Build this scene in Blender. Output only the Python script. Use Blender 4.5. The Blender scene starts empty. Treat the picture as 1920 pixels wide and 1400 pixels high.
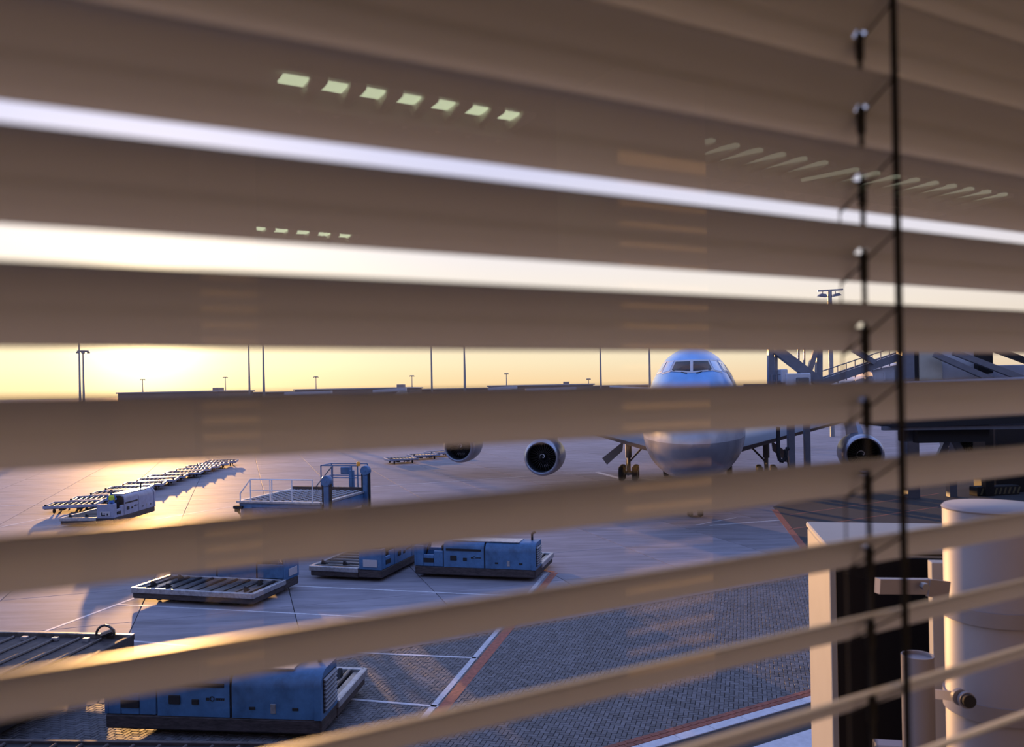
import bpy, bmesh, math, random
import numpy as np
from mathutils import Vector, Matrix, Quaternion
random.seed(7)
C = bpy.context.scene.collection
sc = bpy.context.scene
# ------------------------------------------------------------------ camera
F = 1560.0; H = 7.87
PY = 727.4; PITCH = 0.0; ROLL = math.radians(1.11)
R0 = Vector((1,0,0)); FW = Vector((0,math.cos(PITCH),math.sin(PITCH))); U0 = Vector((0,-math.sin(PITCH),math.cos(PITCH)))
RT = R0*math.cos(ROLL)-U0*math.sin(ROLL); UP = R0*math.sin(ROLL)+U0*math.cos(ROLL)
EYE = Vector((0,0,H))
cd = bpy.data.cameras.new('camera'); cam = bpy.data.objects.new('camera', cd); C.objects.link(cam)
m = Matrix.Identity(4)
for i in range(3):
    m[i][0]=RT[i]; m[i][1]=UP[i]; m[i][2]=-FW[i]; m[i][3]=EYE[i]
cam.matrix_world = m
cd.sensor_width = 36.0; cd.shift_y = (PY-700)/1920; cd.lens = 36.0*F/1920; cd.clip_start=.02; cd.clip_end=5000
cd.dof.use_dof = True; cd.dof.focus_distance = 45.0; cd.dof.aperture_fstop = 3.9
sc.camera = cam

def ray(px,py):
    return RT*((px-960)/F)+UP*(-(py-PY)/F)+FW
def G(px,py,z=0.0):                       # point of height z seen at a pixel
    d = ray(px,py); t=(z-H)/d.z
    return EYE+d*t
def AT(px,py,depth):                      # point at a distance along world Y seen at a pixel
    d = ray(px,py); return EYE+d*(depth/d.y)
def project(p):
    v=Vector(p)-EYE; w=v.dot(FW)
    return 960+F*v.dot(RT)/w, PY-F*v.dot(UP)/w

D = Vector((math.sin(math.radians(60.7)), math.cos(math.radians(60.7)),0))   # along the facade
N = Vector((-D.y, D.x, 0))                                                   # outward from the facade
FAC = math.atan2(D.y, D.x)
def SN(s,n,z=0.0): return D*s+N*n+Vector((0,0,z))
# ------------------------------------------------------------------ light, sky, exposure
sd = ray(275,612).normalized()            # towards the sun
w = bpy.data.worlds.new('sky'); sc.world = w; w.use_nodes=True
nt=w.node_tree; nt.nodes.clear()
def nd(t,**k):
    n=nt.nodes.new(t)
    for a,b in k.items(): setattr(n,a,b)
    return n
def mth(op,a,b=None,clamp=False):
    n=nd('ShaderNodeMath',operation=op); n.use_clamp=clamp
    for i,v in enumerate((a,b)):
        if v is None: continue
        if isinstance(v,(int,float)): n.inputs[i].default_value=v
        else: nt.links.new(v,n.inputs[i])
    return n.outputs[0]
tc=nd('ShaderNodeTexCoord'); nrm=nd('ShaderNodeVectorMath',operation='NORMALIZE'); nt.links.new(tc.outputs['Generated'],nrm.inputs[0])
sep=nd('ShaderNodeSeparateXYZ'); nt.links.new(nrm.outputs[0],sep.inputs[0])
dot=nd('ShaderNodeVectorMath',operation='DOT_PRODUCT'); nt.links.new(nrm.outputs[0],dot.inputs[0]); dot.inputs[1].default_value=sd
dv=dot.outputs['Value']
def ramp(inp,stops):
    r=nd('ShaderNodeValToRGB'); nt.links.new(inp,r.inputs[0])
    e=r.color_ramp.elements
    while len(e)<len(stops): e.new(.5)
    for i,(p,c) in enumerate(stops): e[i].position=p; e[i].color=(*c,1)
    return r.outputs[0]
def mix(t,fac,a,b):
    n=nd('ShaderNodeMix',data_type='RGBA',blend_type=t)
    for i,v in ((0,fac),(6,a),(7,b)):
        if isinstance(v,(int,float)): n.inputs[i].default_value=v
        elif isinstance(v,tuple): n.inputs[i].default_value=(*v,1)
        else: nt.links.new(v,n.inputs[i])
    return n.outputs[2]
toward=ramp(sep.outputs[2],[(0,(.78,.53,.27)),(.03,(.80,.655,.41)),(.09,(.82,.71,.55)),(.16,(.73,.68,.68)),(.25,(.56,.55,.70)),(.42,(.48,.56,.95)),(1,(.20,.32,.72))])
away=ramp(sep.outputs[2],[(0,(.36,.33,.45)),(.12,(.45,.44,.66)),(.35,(.34,.44,.80)),(1,(.20,.32,.72))])
az=mth('MULTIPLY_ADD',dv,.5); az.node.inputs[2].default_value=.5
az2=mth('SMOOTH_MIN',az,1.0)
base=mix('MIX',mth('POWER',az,1.2,True),away,toward)
p1=mth('MULTIPLY',mth('POWER',mth('MAXIMUM',dv,0.0),40.0),.45)
p2=mth('MULTIPLY',mth('POWER',mth('MAXIMUM',dv,0.0),700.0),2.5)
gl=mix('ADD',1.0,base,mix('MULTIPLY',1.0,(1,.72,.33),mth('ADD',p1,p2)))
bg=nd('ShaderNodeBackground'); nt.links.new(gl,bg.inputs[0]); bg.inputs[1].default_value=1.0
out=nd('ShaderNodeOutputWorld'); nt.links.new(bg.outputs[0],out.inputs[0])
sl=bpy.data.lights.new('sun','SUN'); sl.energy=4.5; sl.color=(1.0,.52,.18); sl.angle=math.radians(.6)
so=bpy.data.objects.new('sun',sl); C.objects.link(so); so.rotation_euler=sd.to_track_quat('Z','Y').to_euler(); so.location=(0,0,30)
vs=sc.view_settings; vs.view_transform='Standard'; vs.look='None'; vs.gamma=1; vs.use_curve_mapping=False
vs.exposure=0.45
sc.cycles.use_denoising=True; sc.cycles.max_bounces=8; sc.cycles.transparent_max_bounces=24
sc.cycles.caustics_reflective=False; sc.cycles.caustics_refractive=False; sc.cycles.sample_clamp_indirect=6.0
ROOM_LAMP = 9.0

# ------------------------------------------------------------------ materials
def mat(name,col,rough=.6,metal=0.0,noise=.0,nscale=3.0,bump=0.0,bscale=20.0,spec=.5,rand=0.0,tone=False,emit=None,stretch=None):
    M=bpy.data.materials.new(name); M.use_nodes=True; t=M.node_tree; b=t.nodes['Principled BSDF']
    b.inputs['Base Color'].default_value=(*col,1); b.inputs['Roughness'].default_value=rough; b.inputs['Metallic'].default_value=metal
    b.inputs['Specular IOR Level'].default_value=spec
    if emit: b.inputs['Emission Color'].default_value=(*emit[0],1); b.inputs['Emission Strength'].default_value=emit[1]
    src=None
    def link(a,c): t.links.new(a,c)
    co=t.nodes.new('ShaderNodeTexCoord'); vec=co.outputs['Object']
    if stretch:
        mp=t.nodes.new('ShaderNodeMapping'); mp.inputs['Scale'].default_value=stretch; link(vec,mp.inputs[0]); vec=mp.outputs[0]
    if noise>0:
        n=t.nodes.new('ShaderNodeTexNoise'); n.inputs['Scale'].default_value=nscale; n.inputs['Detail'].default_value=6; n.inputs['Roughness'].default_value=.65; link(vec,n.inputs['Vector'])
        r=t.nodes.new('ShaderNodeMapRange'); r.inputs[1].default_value=.3; r.inputs[2].default_value=.7; r.inputs[3].default_value=1-noise; r.inputs[4].default_value=1+noise*.6; link(n.outputs[0],r.inputs[0])
        x=t.nodes.new('ShaderNodeMix'); x.data_type='RGBA'; x.blend_type='MULTIPLY'; x.inputs[0].default_value=1; x.inputs[6].default_value=(*col,1); link(r.outputs[0],x.inputs[7]); src=x.outputs[2]
    if rand>0 or tone:
        if tone: a=t.nodes.new('ShaderNodeAttribute'); a.attribute_name='tone'; o=a.outputs['Fac']
        else: a=t.nodes.new('ShaderNodeObjectInfo'); o=a.outputs['Random']
        r=t.nodes.new('ShaderNodeMapRange'); r.inputs[3].default_value=1-rand; r.inputs[4].default_value=1+rand; link(o,r.inputs[0])
        x=t.nodes.new('ShaderNodeMix'); x.data_type='RGBA'; x.blend_type='MULTIPLY'; x.inputs[0].default_value=1
        if src: link(src,x.inputs[6])
        else: x.inputs[6].default_value=(*col,1)
        link(r.outputs[0],x.inputs[7]); src=x.outputs[2]
    if src: link(src,b.inputs['Base Color'])
    if bump>0:
        n=t.nodes.new('ShaderNodeTexNoise'); n.inputs['Scale'].default_value=bscale; n.inputs['Detail'].default_value=4; link(vec,n.inputs['Vector'])
        bp=t.nodes.new('ShaderNodeBump'); bp.inputs['Strength'].default_value=bump; bp.inputs['Distance'].default_value=.02; link(n.outputs[0],bp.inputs['Height']); link(bp.outputs[0],b.inputs['Normal'])
    return M
Mt={}
Mt['slat']=mat('slat_lacquer',(.435,.45,.49),.45,.10,spec=.35)
Mt['cord']=mat('black_cord',(.008,.008,.012),.9)
Mt['concrete']=mat('apron_concrete',(.265,.25,.285),.66,0,.34,1.1,.08,3.0,spec=.06,stretch=(.25,1.6,1),rand=.10)
Mt['concrete_far']=mat('apron_concrete_joined',(.265,.25,.285),.66,0,.34,1.1,.08,3.0,spec=.06,stretch=(.25,1.6,1),rand=.10,tone=True)
Mt['joint']=mat('joint_tar',(.035,.033,.04),.9)
Mt['paver']=mat('paver_concrete',(.115,.112,.125),.62,0,.2,9,0,spec=.4,rand=.28)
Mt['paver_far']=mat('paver_concrete_joined',(.115,.112,.125),.62,0,.2,.6,0,spec=.4,rand=.28,tone=True)
Mt['redpaver']=mat('red_clay_paver',(.27,.075,.045),.7,0,.3,6,rand=.2)
Mt['redpaint']=mat('worn_red_paint',(.36,.10,.06),.7,0,.5,8)
Mt['whitepaint']=mat('worn_white_paint',(.55,.55,.60),.6,0,.3,5)
Mt['asphalt']=mat('asphalt',(.035,.035,.042),.85,0,.3,14,.3,60)
Mt['kerb']=mat('kerb_white',(.60,.60,.66),.6,0,.15,6)
Mt['blue']=mat('pale_blue_vehicle_paint',(.06,.16,.33),.45,0,.4,2.2,spec=.5)
Mt['blueworn']=mat('worn_blue_paint',(.07,.15,.30),.5,0,.6,5)
Mt['whitebody']=mat('grey_white_vehicle_paint',(.30,.31,.42),.4,0,.25,2)
Mt['skirt']=mat('rusty_dark_skirt',(.055,.042,.045),.7,0,.7,4,stretch=(1,1,5))
Mt['rail']=mat('worn_galvanised_rail',(.42,.42,.45),.4,.6,.4,6)
Mt['deck']=mat('bare_deck_sheet',(.22,.20,.19),.35,.7,.6,5)
Mt['roller']=mat('dark_roller_steel',(.10,.09,.09),.3,.8)
Mt['dark']=mat('dark_recess',(.012,.012,.016),.8)
Mt['rubber']=mat('black_rubber',(.015,.015,.018),.8)
Mt['plate']=mat('number_plate',(.45,.42,.45),.5)
Mt['orange']=mat('orange_beacon',(.9,.35,.03),.3)
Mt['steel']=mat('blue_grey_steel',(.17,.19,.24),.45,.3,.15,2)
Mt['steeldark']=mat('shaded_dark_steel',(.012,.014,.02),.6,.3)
Mt['galv']=mat('galvanised_steel',(.24,.25,.29),.4,.6,.15,3)
Mt['bridge']=mat('bridge_white_panel',(.55,.56,.62),.45,0,.1,1.5)
Mt['cream']=mat('cream_panel',(.50,.47,.40),.5,0,.1,1)
Mt['tube']=mat('silver_roof_tube',(.40,.44,.56),.35,.2)
Mt['pier']=mat('white_cladding',(.34,.33,.315),.6,0,.06,1.5)
Mt['blackglass']=mat('black_glass_front',(.004,.005,.009),.25,spec=.15)
Mt['pipe']=mat('white_lacquered_steel',(.29,.28,.31),.5,0,.05,2)
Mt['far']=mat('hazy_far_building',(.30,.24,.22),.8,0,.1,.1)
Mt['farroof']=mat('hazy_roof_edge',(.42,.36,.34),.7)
Mt['mast']=mat('mast_galvanised',(.30,.27,.26),.6,.2)
Mt['engine']=mat('nacelle_grey',(.16,.18,.24),.3,.3)
Mt['lip']=mat('polished_inlet_lip',(.40,.42,.50),.32,.8)
Mt['enginein']=mat('inlet_duct_dark',(.025,.027,.035),.45)
Mt['fan']=mat('fan_blade_titanium',(.05,.052,.06),.35,.7)
Mt['white']=mat('white_mark',(.75,.75,.80),.5)
Mt['cockpit']=mat('cockpit_glass',(.008,.02,.03),.12,spec=.25)
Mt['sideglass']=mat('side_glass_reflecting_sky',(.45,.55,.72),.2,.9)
Mt['wing']=mat('wing_grey',(.17,.17,.19),.35,.2,.1,.5)
Mt['gear']=mat('gear_grey',(.16,.16,.17),.5,.4)
Mt['gearw']=mat('gear_door_grey',(.30,.30,.33),.5)
Mt['navy']=mat('navy_lettering',(.02,.035,.20),.4)
Mt['wall']=mat('room_wall_paint',(.30,.28,.26),.8)
Mt['ceil']=mat('ceiling_panel_paint',(.10,.095,.095),.9)
Mt['floorm']=mat('room_carpet',(.06,.055,.06),.95)
Mt['facade']=mat('facade_cladding',(.07,.07,.08),.6)
Mt['colm']=mat('column_paint',(.60,.55,.46),.8)
Mt['frame']=mat('window_frame_anthracite',(.05,.05,.055),.5)
Mt['lamp']=mat('lamp_lit_panel',(.8,.85,.7),.5,emit=((.80,.95,.62),ROOM_LAMP))
Mt['baffle']=mat('lamp_baffle_white',(.85,.85,.75),.4)
Mt['lampdim']=mat('lamp_dim_strip',(.5,.5,.4),.5,emit=((.80,.85,.62),1.1))
Mt['skin']=mat('driver_skin',(.20,.12,.09),.6)
Mt['hair']=mat('driver_hair',(.015,.012,.01),.8)
Mt['vest']=mat('hi_vis_vest',(.62,.72,.06),.6)
Mt['cloth']=mat('driver_blue_clothes',(.05,.12,.35),.8)
Mt['hazard']=mat('hazard_yellow',(.13,.12,.07),.7)
# fuselage paint: pale blue above, white band, bare grey belly (paint lines at fixed heights on the hull)
def fus_mat():
    M=mat('fuselage_livery_paint',(.5,.5,.5),.22,0); t=M.node_tree; b=t.nodes['Principled BSDF']
    co=t.nodes.new('ShaderNodeTexCoord'); s=t.nodes.new('ShaderNodeSeparateXYZ'); t.links.new(co.outputs['Object'],s.inputs[0])
    r=t.nodes.new('ShaderNodeValToRGB'); r.color_ramp.interpolation='CONSTANT'
    mr=t.nodes.new('ShaderNodeMath'); mr.operation='DIVIDE'; mr.inputs[1].default_value=12; t.links.new(s.outputs[2],mr.inputs[0]); t.links.new(mr.outputs[0],r.inputs[0])
    e=r.color_ramp.elements; st=[(0,(.19,.19,.22)),(4.85/12,(.42,.42,.46)),(5.9/12,(.03,.06,.28)),(6.15/12,(.17,.42,.84))]
    while len(e)<len(st): e.new(.5)
    for i,(p,c) in enumerate(st): e[i].position=p; e[i].color=(*c,1)
    n=t.nodes.new('ShaderNodeTexNoise'); n.inputs['Scale'].default_value=.9; n.inputs['Detail'].default_value=6; t.links.new(co.outputs['Object'],n.inputs[0])
    k=t.nodes.new('ShaderNodeMapRange'); k.inputs[1].default_value=.35; k.inputs[2].default_value=.65; k.inputs[3].default_value=.86; k.inputs[4].default_value=1.08; t.links.new(n.outputs[0],k.inputs[0])
    x=t.nodes.new('ShaderNodeMix'); x.data_type='RGBA'; x.blend_type='MULTIPLY'; x.inputs[0].default_value=1; t.links.new(r.outputs[0],x.inputs[6]); t.links.new(k.outputs[0],x.inputs[7]); t.links.new(x.outputs[2],b.inputs['Base Color'])
    return M
Mt['fus']=fus_mat()
def glass_mat():
    M=bpy.data.materials.new('window_glass'); M.use_nodes=True; t=M.node_tree; t.nodes.clear()
    o=t.nodes.new('ShaderNodeOutputMaterial'); mx=t.nodes.new('ShaderNodeMixShader'); tr=t.nodes.new('ShaderNodeBsdfTransparent'); gs=t.nodes.new('ShaderNodeBsdfGlossy'); fr=t.nodes.new('ShaderNodeFresnel')
    tr.inputs[0].default_value=(.97,.98,.98,1); gs.inputs['Roughness'].default_value=0.0; gs.inputs[0].default_value=(1,1,1,1); fr.inputs[0].default_value=1.5
    t.links.new(fr.outputs[0],mx.inputs[0]); t.links.new(tr.outputs[0],mx.inputs[1]); t.links.new(gs.outputs[0],mx.inputs[2]); t.links.new(mx.outputs[0],o.inputs[0])
    return M
Mt['glass']=glass_mat()

# ------------------------------------------------------------------ mesh helpers
class MB:
    def __init__(s): s.v=[]; s.f=[]; s.M=Matrix.Identity(4)
    def add(s,vs,fs):
        o=len(s.v); s.v+=[tuple(s.M@Vector(v)) for v in vs]; s.f+=[tuple(i+o for i in f) for f in fs]; return s
    def box(s,x0,x1,y0,y1,z0,z1,ch=0.0):
        if ch<=0:
            v=[(x,y,z) for z in (z0,z1) for (x,y) in ((x0,y0),(x1,y0),(x1,y1),(x0,y1))]
            return s.add(v,[(3,2,1,0),(4,5,6,7),(0,1,5,4),(1,2,6,5),(2,3,7,6),(3,0,4,7)])
        b=bmesh.new(); bmesh.ops.create_cube(b,size=1)
        for q in b.verts: q.co=Vector(((x0+x1)/2+q.co.x*(x1-x0),(y0+y1)/2+q.co.y*(y1-y0),(z0+z1)/2+q.co.z*(z1-z0)))
        bmesh.ops.bevel(b,geom=list(b.edges),offset=ch,segments=1,affect='EDGES',profile=.5)
        b.verts.index_update(); vs=[tuple(q.co) for q in b.verts]; fs=[tuple(q.index for q in f.verts) for f in b.faces]; b.free()
        return s.add(vs,fs)
    def tube(s,p,q,r,n=8,r2=None,caps=True):
        p=Vector(p); q=Vector(q); r2=r if r2 is None else r2; d=(q-p)
        if d.length<1e-6: return s
        d.normalize(); a=d.orthogonal().normalized(); b=d.cross(a)
        vs=[]; 
        for c,rr in ((p,r),(q,r2)):
            for i in range(n):
                t=2*math.pi*i/n; vs.append(tuple(c+a*math.cos(t)*rr+b*math.sin(t)*rr))
        fs=[(i,(i+1)%n,n+(i+1)%n,n+i) for i in range(n)]
        if caps: fs+=[tuple(reversed(range(n))),tuple(range(n,2*n))]
        return s.add(vs,fs)
    def beam(s,p,q,wd,ht,upv=(0,0,1)):        # square section bar from p to q
        p=Vector(p); q=Vector(q); d=(q-p).normalized(); u=Vector(upv)
        if abs(d.dot(u))>.98: u=Vector((1,0,0))
        a=d.cross(u).normalized(); b=a.cross(d)
        vs=[tuple(c+a*i*wd/2+b*j*ht/2) for c in (p,q) for i,j in ((-1,-1),(1,-1),(1,1),(-1,1))]
        return s.add(vs,[(3,2,1,0),(4,5,6,7),(0,1,5,4),(1,2,6,5),(2,3,7,6),(3,0,4,7)])
    def lathe(s,prof,n=32,axis='z',c=(0,0,0),close=False):
        vs=[];fs=[];k=len(prof)
        for i in range(n):
            t=2*math.pi*i/n
            for (r,h) in prof:
                x,y=r*math.cos(t),r*math.sin(t)
                v=(x,y,h) if axis=='z' else (x,h,y) if axis=='y' else (h,x,y)
                vs.append((v[0]+c[0],v[1]+c[1],v[2]+c[2]))
        for i in range(n):
            j=(i+1)%n
            for a in range(k-1): fs.append((i*k+a,j*k+a,j*k+a+1,i*k+a+1))
        return s.add(vs,fs)
    def prism(s,poly,a0,a1,axis='y'):         # poly in the two other axes, extruded on axis
        n=len(poly); vs=[]
        for h in (a0,a1):
            for (u,w_) in poly:
                vs.append((u,h,w_) if axis=='y' else (u,w_,h) if axis=='z' else (h,u,w_))
        return s.add(vs,[tuple(range(n)),tuple(reversed(range(n,2*n)))]+[(i,(i+1)%n,n+(i+1)%n,n+i) for i in range(n)])
    def build(s,name,material,parent=None,sharp=35,**props):
        me=bpy.data.meshes.new(name); me.from_pydata(s.v,[],s.f)
        b=bmesh.new(); b.from_mesh(me); bmesh.ops.recalc_face_normals(b,faces=b.faces); b.to_mesh(me); b.free()
        for p in me.polygons: p.use_smooth=True
        me.set_sharp_from_angle(angle=math.radians(sharp))
        me.materials.append(Mt[material] if isinstance(material,str) else material)
        o=bpy.data.objects.new(name,me); C.objects.link(o)
        if parent: o.parent=parent
        for k,v in props.items(): o[k]=v
        return o
def root(name,label,cat,loc=(0,0,0),rz=0.0,group=None):
    o=bpy.data.objects.new(name,None); C.objects.link(o); o.location=loc; o.rotation_euler=(0,0,rz); o['label']=label; o['category']=cat
    if group: o['group']=group
    o.empty_display_size=.3
    return o
def tag(o,label,cat,group=None):
    o['label']=label; o['category']=cat
    if group: o['group']=group
    return o
def kids(o): return CH.get(o.name,[])
def tree(o):
    ch={}
    for x in bpy.data.objects:
        if x.parent: ch.setdefault(x.parent.name,[]).append(x)
    return ch
def dup(o,ch,loc,rz,label,group=None):
    r=o.copy(); C.objects.link(r); r.location=loc; r.rotation_euler=(0,0,rz); r['label']=label
    if group: r['group']=group
    for c in ch.get(o.name,[]):
        d=c.copy(); C.objects.link(d); d.parent=r
        for g in ch.get(c.name,[]):
            e=g.copy(); C.objects.link(e); e.parent=d
    return r

# ================================================================== GROUND
base=MB().box(-2500,2500,-40,3500,-1.0,-.06).build('ground','joint',kind='structure')
nb=N.dot(G(1510,1078)); nb2=nb
# paving limits measured outward from the facade
n_edge = N.dot(G(1525,1303))          # outer edge of the white kerb
n_red = N.dot(G(1525,1287))
gu=Vector((math.sin(math.radians(-18.2)),math.cos(math.radians(-18.2)),0)); gv=Vector((gu.y,-gu.x,0))
j0=G(548,1130); v0=j0.dot(gv); SP=5.35; u0=G(100,1180).dot(gu)
def clip(poly,nn,off):                 # keep nn.p >= off
    o=[]
    for i in range(len(poly)):
        a=poly[i]; b=poly[(i+1)%len(poly)]; da=a.dot(nn)-off; db=b.dot(nn)-off
        if da>=0: o.append(a)
        if (da>=0)!=(db>=0): o.append(a+(b-a)*(da/(da-db)))
    return o
slabs=[]
g=.014
for iu in range(-8,62):
    for iv in range(-30,40):
        a=u0+iu*SP; b=v0+iv*SP
        poly=[gu*(a+du)+gv*(b+dv_) for du,dv_ in ((g,g),(SP-g,g),(SP-g,SP-g),(g,SP-g))]
        cen=gu*(a+SP/2)+gv*(b+SP/2)
        if cen.y<4 or abs(cen.x)>cen.y*.9+25: continue
        poly=clip(poly,N,nb)
        if len(poly)<3: continue
        px,py=project(cen); vis=-150<px<2070 and py<1500
        slabs.append((vis,cen.length,poly))
vis_s=sorted([s for s in slabs if s[0]],key=lambda t:t[1])[:300]
ids=set(id(s) for s in vis_s)
def slab_mesh(mb,poly,rel=Vector((0,0,0))):
    n=len(poly); P=[p-rel for p in poly]; cc=sum(P,Vector())/n
    if (P[1]-P[0]).cross(P[2]-P[0]).z<0: P=P[::-1]
    inn=[p+(cc-p).normalized()*.02 for p in P]
    vs=[(p.x,p.y,-.05) for p in P]+[(p.x,p.y,-.008) for p in P]+[(p.x,p.y,0) for p in inn]
    fs=[tuple(range(2*n,3*n))]+[(i,(i+1)%n,n+(i+1)%n,n+i) for i in range(n)]+[(n+i,n+(i+1)%n,2*n+(i+1)%n,2*n+i) for i in range(n)]
    o=len(mb.v); mb.v+=vs; mb.f+=[tuple(a+o for a in f) for f in fs]; return len(fs)
share={}
for s in vis_s:
    poly=s[2]; c0=poly[0]
    key=len(poly)==4 and abs((poly[0]-poly[2]).length-(SP-2*g)*2**.5)<1e-4
    if key and 'm' in share:
        o=bpy.data.objects.new('concrete_slab',share['m']); C.objects.link(o); o.location=(c0.x,c0.y,0); o.parent=base
    else:
        mb=MB(); slab_mesh(mb,poly,c0); o=mb.build('concrete_slab','concrete',base,sharp=20); o.location=(c0.x,c0.y,0)
        if key: share['m']=o.data
mb=MB(); tones=[]
for s in slabs:
    if id(s) in ids: continue
    k=slab_mesh(mb,s[2]); tones+= [random.random()]*k
def tone_attr(o,t):
    at=o.data.attributes.new('tone','FLOAT','FACE'); at.data.foreach_set('value',t)
me=bpy.data.meshes.new('concrete_slab_field'); me.from_pydata(mb.v,[],mb.f); me.materials.append(Mt['concrete_far'])
o=bpy.data.objects.new('concrete_slab_field',me); C.objects.link(o); o.parent=base; o['kind']='stuff'; tone_attr(o,tones)
# far apron sheet past the slabs
far=MB().box(-2400,2400,295,3400,-.055,-.02).build('far_apron_surface','concrete_far',base); far['kind']='stuff'; tone_attr(far,[.5]*6)

# herringbone paving
BL,BW=.23,.115
pav=MB().box(0,1,0,1,0,1)
n_lo=n_edge+.22
bricks=[]
ca,sa=math.cos(FAC+math.radians(45)),math.sin(FAC+math.radians(45))
e1=Vector((ca,sa,0)); e2=Vector((-sa,ca,0))
# herringbone: unit pair of an L tile repeated by (1,1)*BW and (2,-2)... in brick widths
cells=[]
R=420
cenp=SN(8,(nb+n_lo)/2)
for i in range(-R,R):
    for j in range(-R//2,R//2):
        # lattice vectors a=(1,1), b=(2,-2) (in BW units) carry one horizontal and one vertical brick
        X=i+2*j; Y=i-2*j
        for (bx,by,hor) in ((0,0,True),(2,-1,False)):
            x=(X+bx)*BW; y=(Y+by)*BW
            cx=x+(BL if hor else BW)/2; cy=y+(BW if hor else BL)/2
            p=cenp+e1*cx+e2*cy
            n_=N.dot(p)
            if n_<n_lo or n_>nb-.02 or p.y<3: continue
            if abs(p.x)>p.y*.75+4 or p.y>60: continue
            cells.append((p.x,p.y,hor))
def brick_vs(px,py,hor,rx,ry,dz):
    a,b=(e1,e2) if hor else (e2,e1)
    l,wd=BL/2-.006,BW/2-.006; vs=[]
    for (k,zz) in ((0,-.05),(0,-.007),(.006,0)):
        for (u,w_) in ((-1,-1),(1,-1),(1,1),(-1,1)):
            q=a*(u*(l-k))+b*(w_*(wd-k)); vs.append((px+q.x,py+q.y,zz+dz+(rx*u+ry*w_ if zz>-.04 else 0)))
    return vs
BF=[(8,9,10,11)]+[(i,(i+1)%4,4+(i+1)%4,4+i) for i in range(4)]+[(4+i,4+(i+1)%4,8+(i+1)%4,8+i) for i in range(4)]
cells.sort(key=lambda c:c[0]**2+c[1]**2)
near=[];rest=[]
for c in cells:
    if len(near)<300:
        px,py=project((c[0],c[1],0))
        if 0<px<1540 and py<1398: near.append(c); continue
    rest.append(c)
pv=MB().box(-1,1,-1,1,-.2,-.1)
c0=SN(10,(nb+n_lo)/2)
paving=MB(); q=[SN(-25,n_lo),SN(70,n_lo),SN(70,nb),SN(-25,nb)]
paving.add([(p.x,p.y,z) for z in (-.09,-.045) for p in q],[(3,2,1,0),(4,5,6,7),(0,1,5,4),(1,2,6,5),(2,3,7,6),(3,0,4,7)])
paving=paving.build('brick_pavement','joint',kind='structure')
bm_h=MB(); bm_h.v=brick_vs(0,0,True,0,0,0); bm_h.f=BF; oh=bm_h.build('paver_brick','paver',paving,sharp=20)
bm_v=MB(); bm_v.v=brick_vs(0,0,False,0,0,0); bm_v.f=BF; ov=bm_v.build('paver_brick','paver',paving,sharp=20)
used={True:False,False:False}
for c in near:
    src=oh if c[2] else ov
    if not used[c[2]]: o=src; used[c[2]]=True
    else: o=bpy.data.objects.new('paver_brick',src.data); C.objects.link(o); o.parent=paving
    o.location=(c[0],c[1],random.uniform(-.003,.002))
vs=[];fs=[];tn=[]
for c in rest:
    o_=len(vs); vs+=brick_vs(c[0],c[1],c[2],random.uniform(-.0015,.0015),random.uniform(-.0015,.0015),random.uniform(-.003,.001))
    fs+=[tuple(i+o_ for i in f) for f in BF]; tn+=[random.random()]*9
me=bpy.data.meshes.new('paver_field'); me.from_pydata(vs,[],fs); me.materials.append(Mt['paver_far'])
pf=bpy.data.objects.new('paver_field',me); C.objects.link(pf); pf.parent=paving; pf['kind']='stuff'; tone_attr(pf,tn)
# red clay bricks along the road, two rows, then white kerb stones, then asphalt
red=MB(); rb=None
def strip_pieces(name,material,n0,n1,length,s0,s1,z0,z1,gap,parent,limit=300):
    first=None; k=0; s=s0
    while s<s1 and k<limit:
        mid=SN(s+length/2,(n0+n1)/2)
        if first is None:
            mb=MB().box(-length/2+gap,length/2-gap,-(n1-n0)/2+gap,(n1-n0)/2-gap,z0,z1,.006); first=mb.build(name,material,parent); o=first
        else:
            o=bpy.data.objects.new(name,first.data); C.objects.link(o); o.parent=parent
        o.location=mid; o.rotation_euler=(0,0,FAC); s+=length; k+=1
road=MB(); q=[SN(-30,-3+0),SN(90,-3),SN(90,n_edge-.02),SN(-30,n_edge-.02)]
n_k0=n_edge-.30
q=[SN(-30,n_k0-4.2),SN(90,n_k0-4.2),SN(90,n_k0),SN(-30,n_k0)]
road.add([(p.x,p.y,z) for z in (-.09,-.01) for p in q],[(3,2,1,0),(4,5,6,7),(0,1,5,4),(1,2,6,5),(2,3,7,6),(3,0,4,7)])
road=road.build('road','asphalt',kind='structure')
s_a=D.dot(G(700,1400))-1; s_b=D.dot(G(1560,1280))+5
strip_pieces('kerb_stone','kerb',n_k0,n_edge,1.0,s_a,s_b,-.05,.012,.008,road)
strip_pieces('red_clay_brick','redpaver',n_edge+.02,n_edge+.175,.23,s_a,s_b,-.05,.006,.005,paving,150)
strip_pieces('red_clay_brick','redpaver',n_edge+.178,n_edge+.333,.23,s_a-.11,s_b,-.05,.007,.005,paving,150)
# pale footpath at the terminal side
n_f=N.dot(G(1420,1400))
q=[SN(-30,n_f-4),SN(90,n_f-4),SN(90,n_f),SN(-30,n_f)]
fp=MB().add([(p.x,p.y,z) for z in (-.09,.03) for p in q],[(3,2,1,0),(4,5,6,7),(0,1,5,4),(1,2,6,5),(2,3,7,6),(3,0,4,7)]).build('footpath','kerb',kind='structure')

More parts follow.
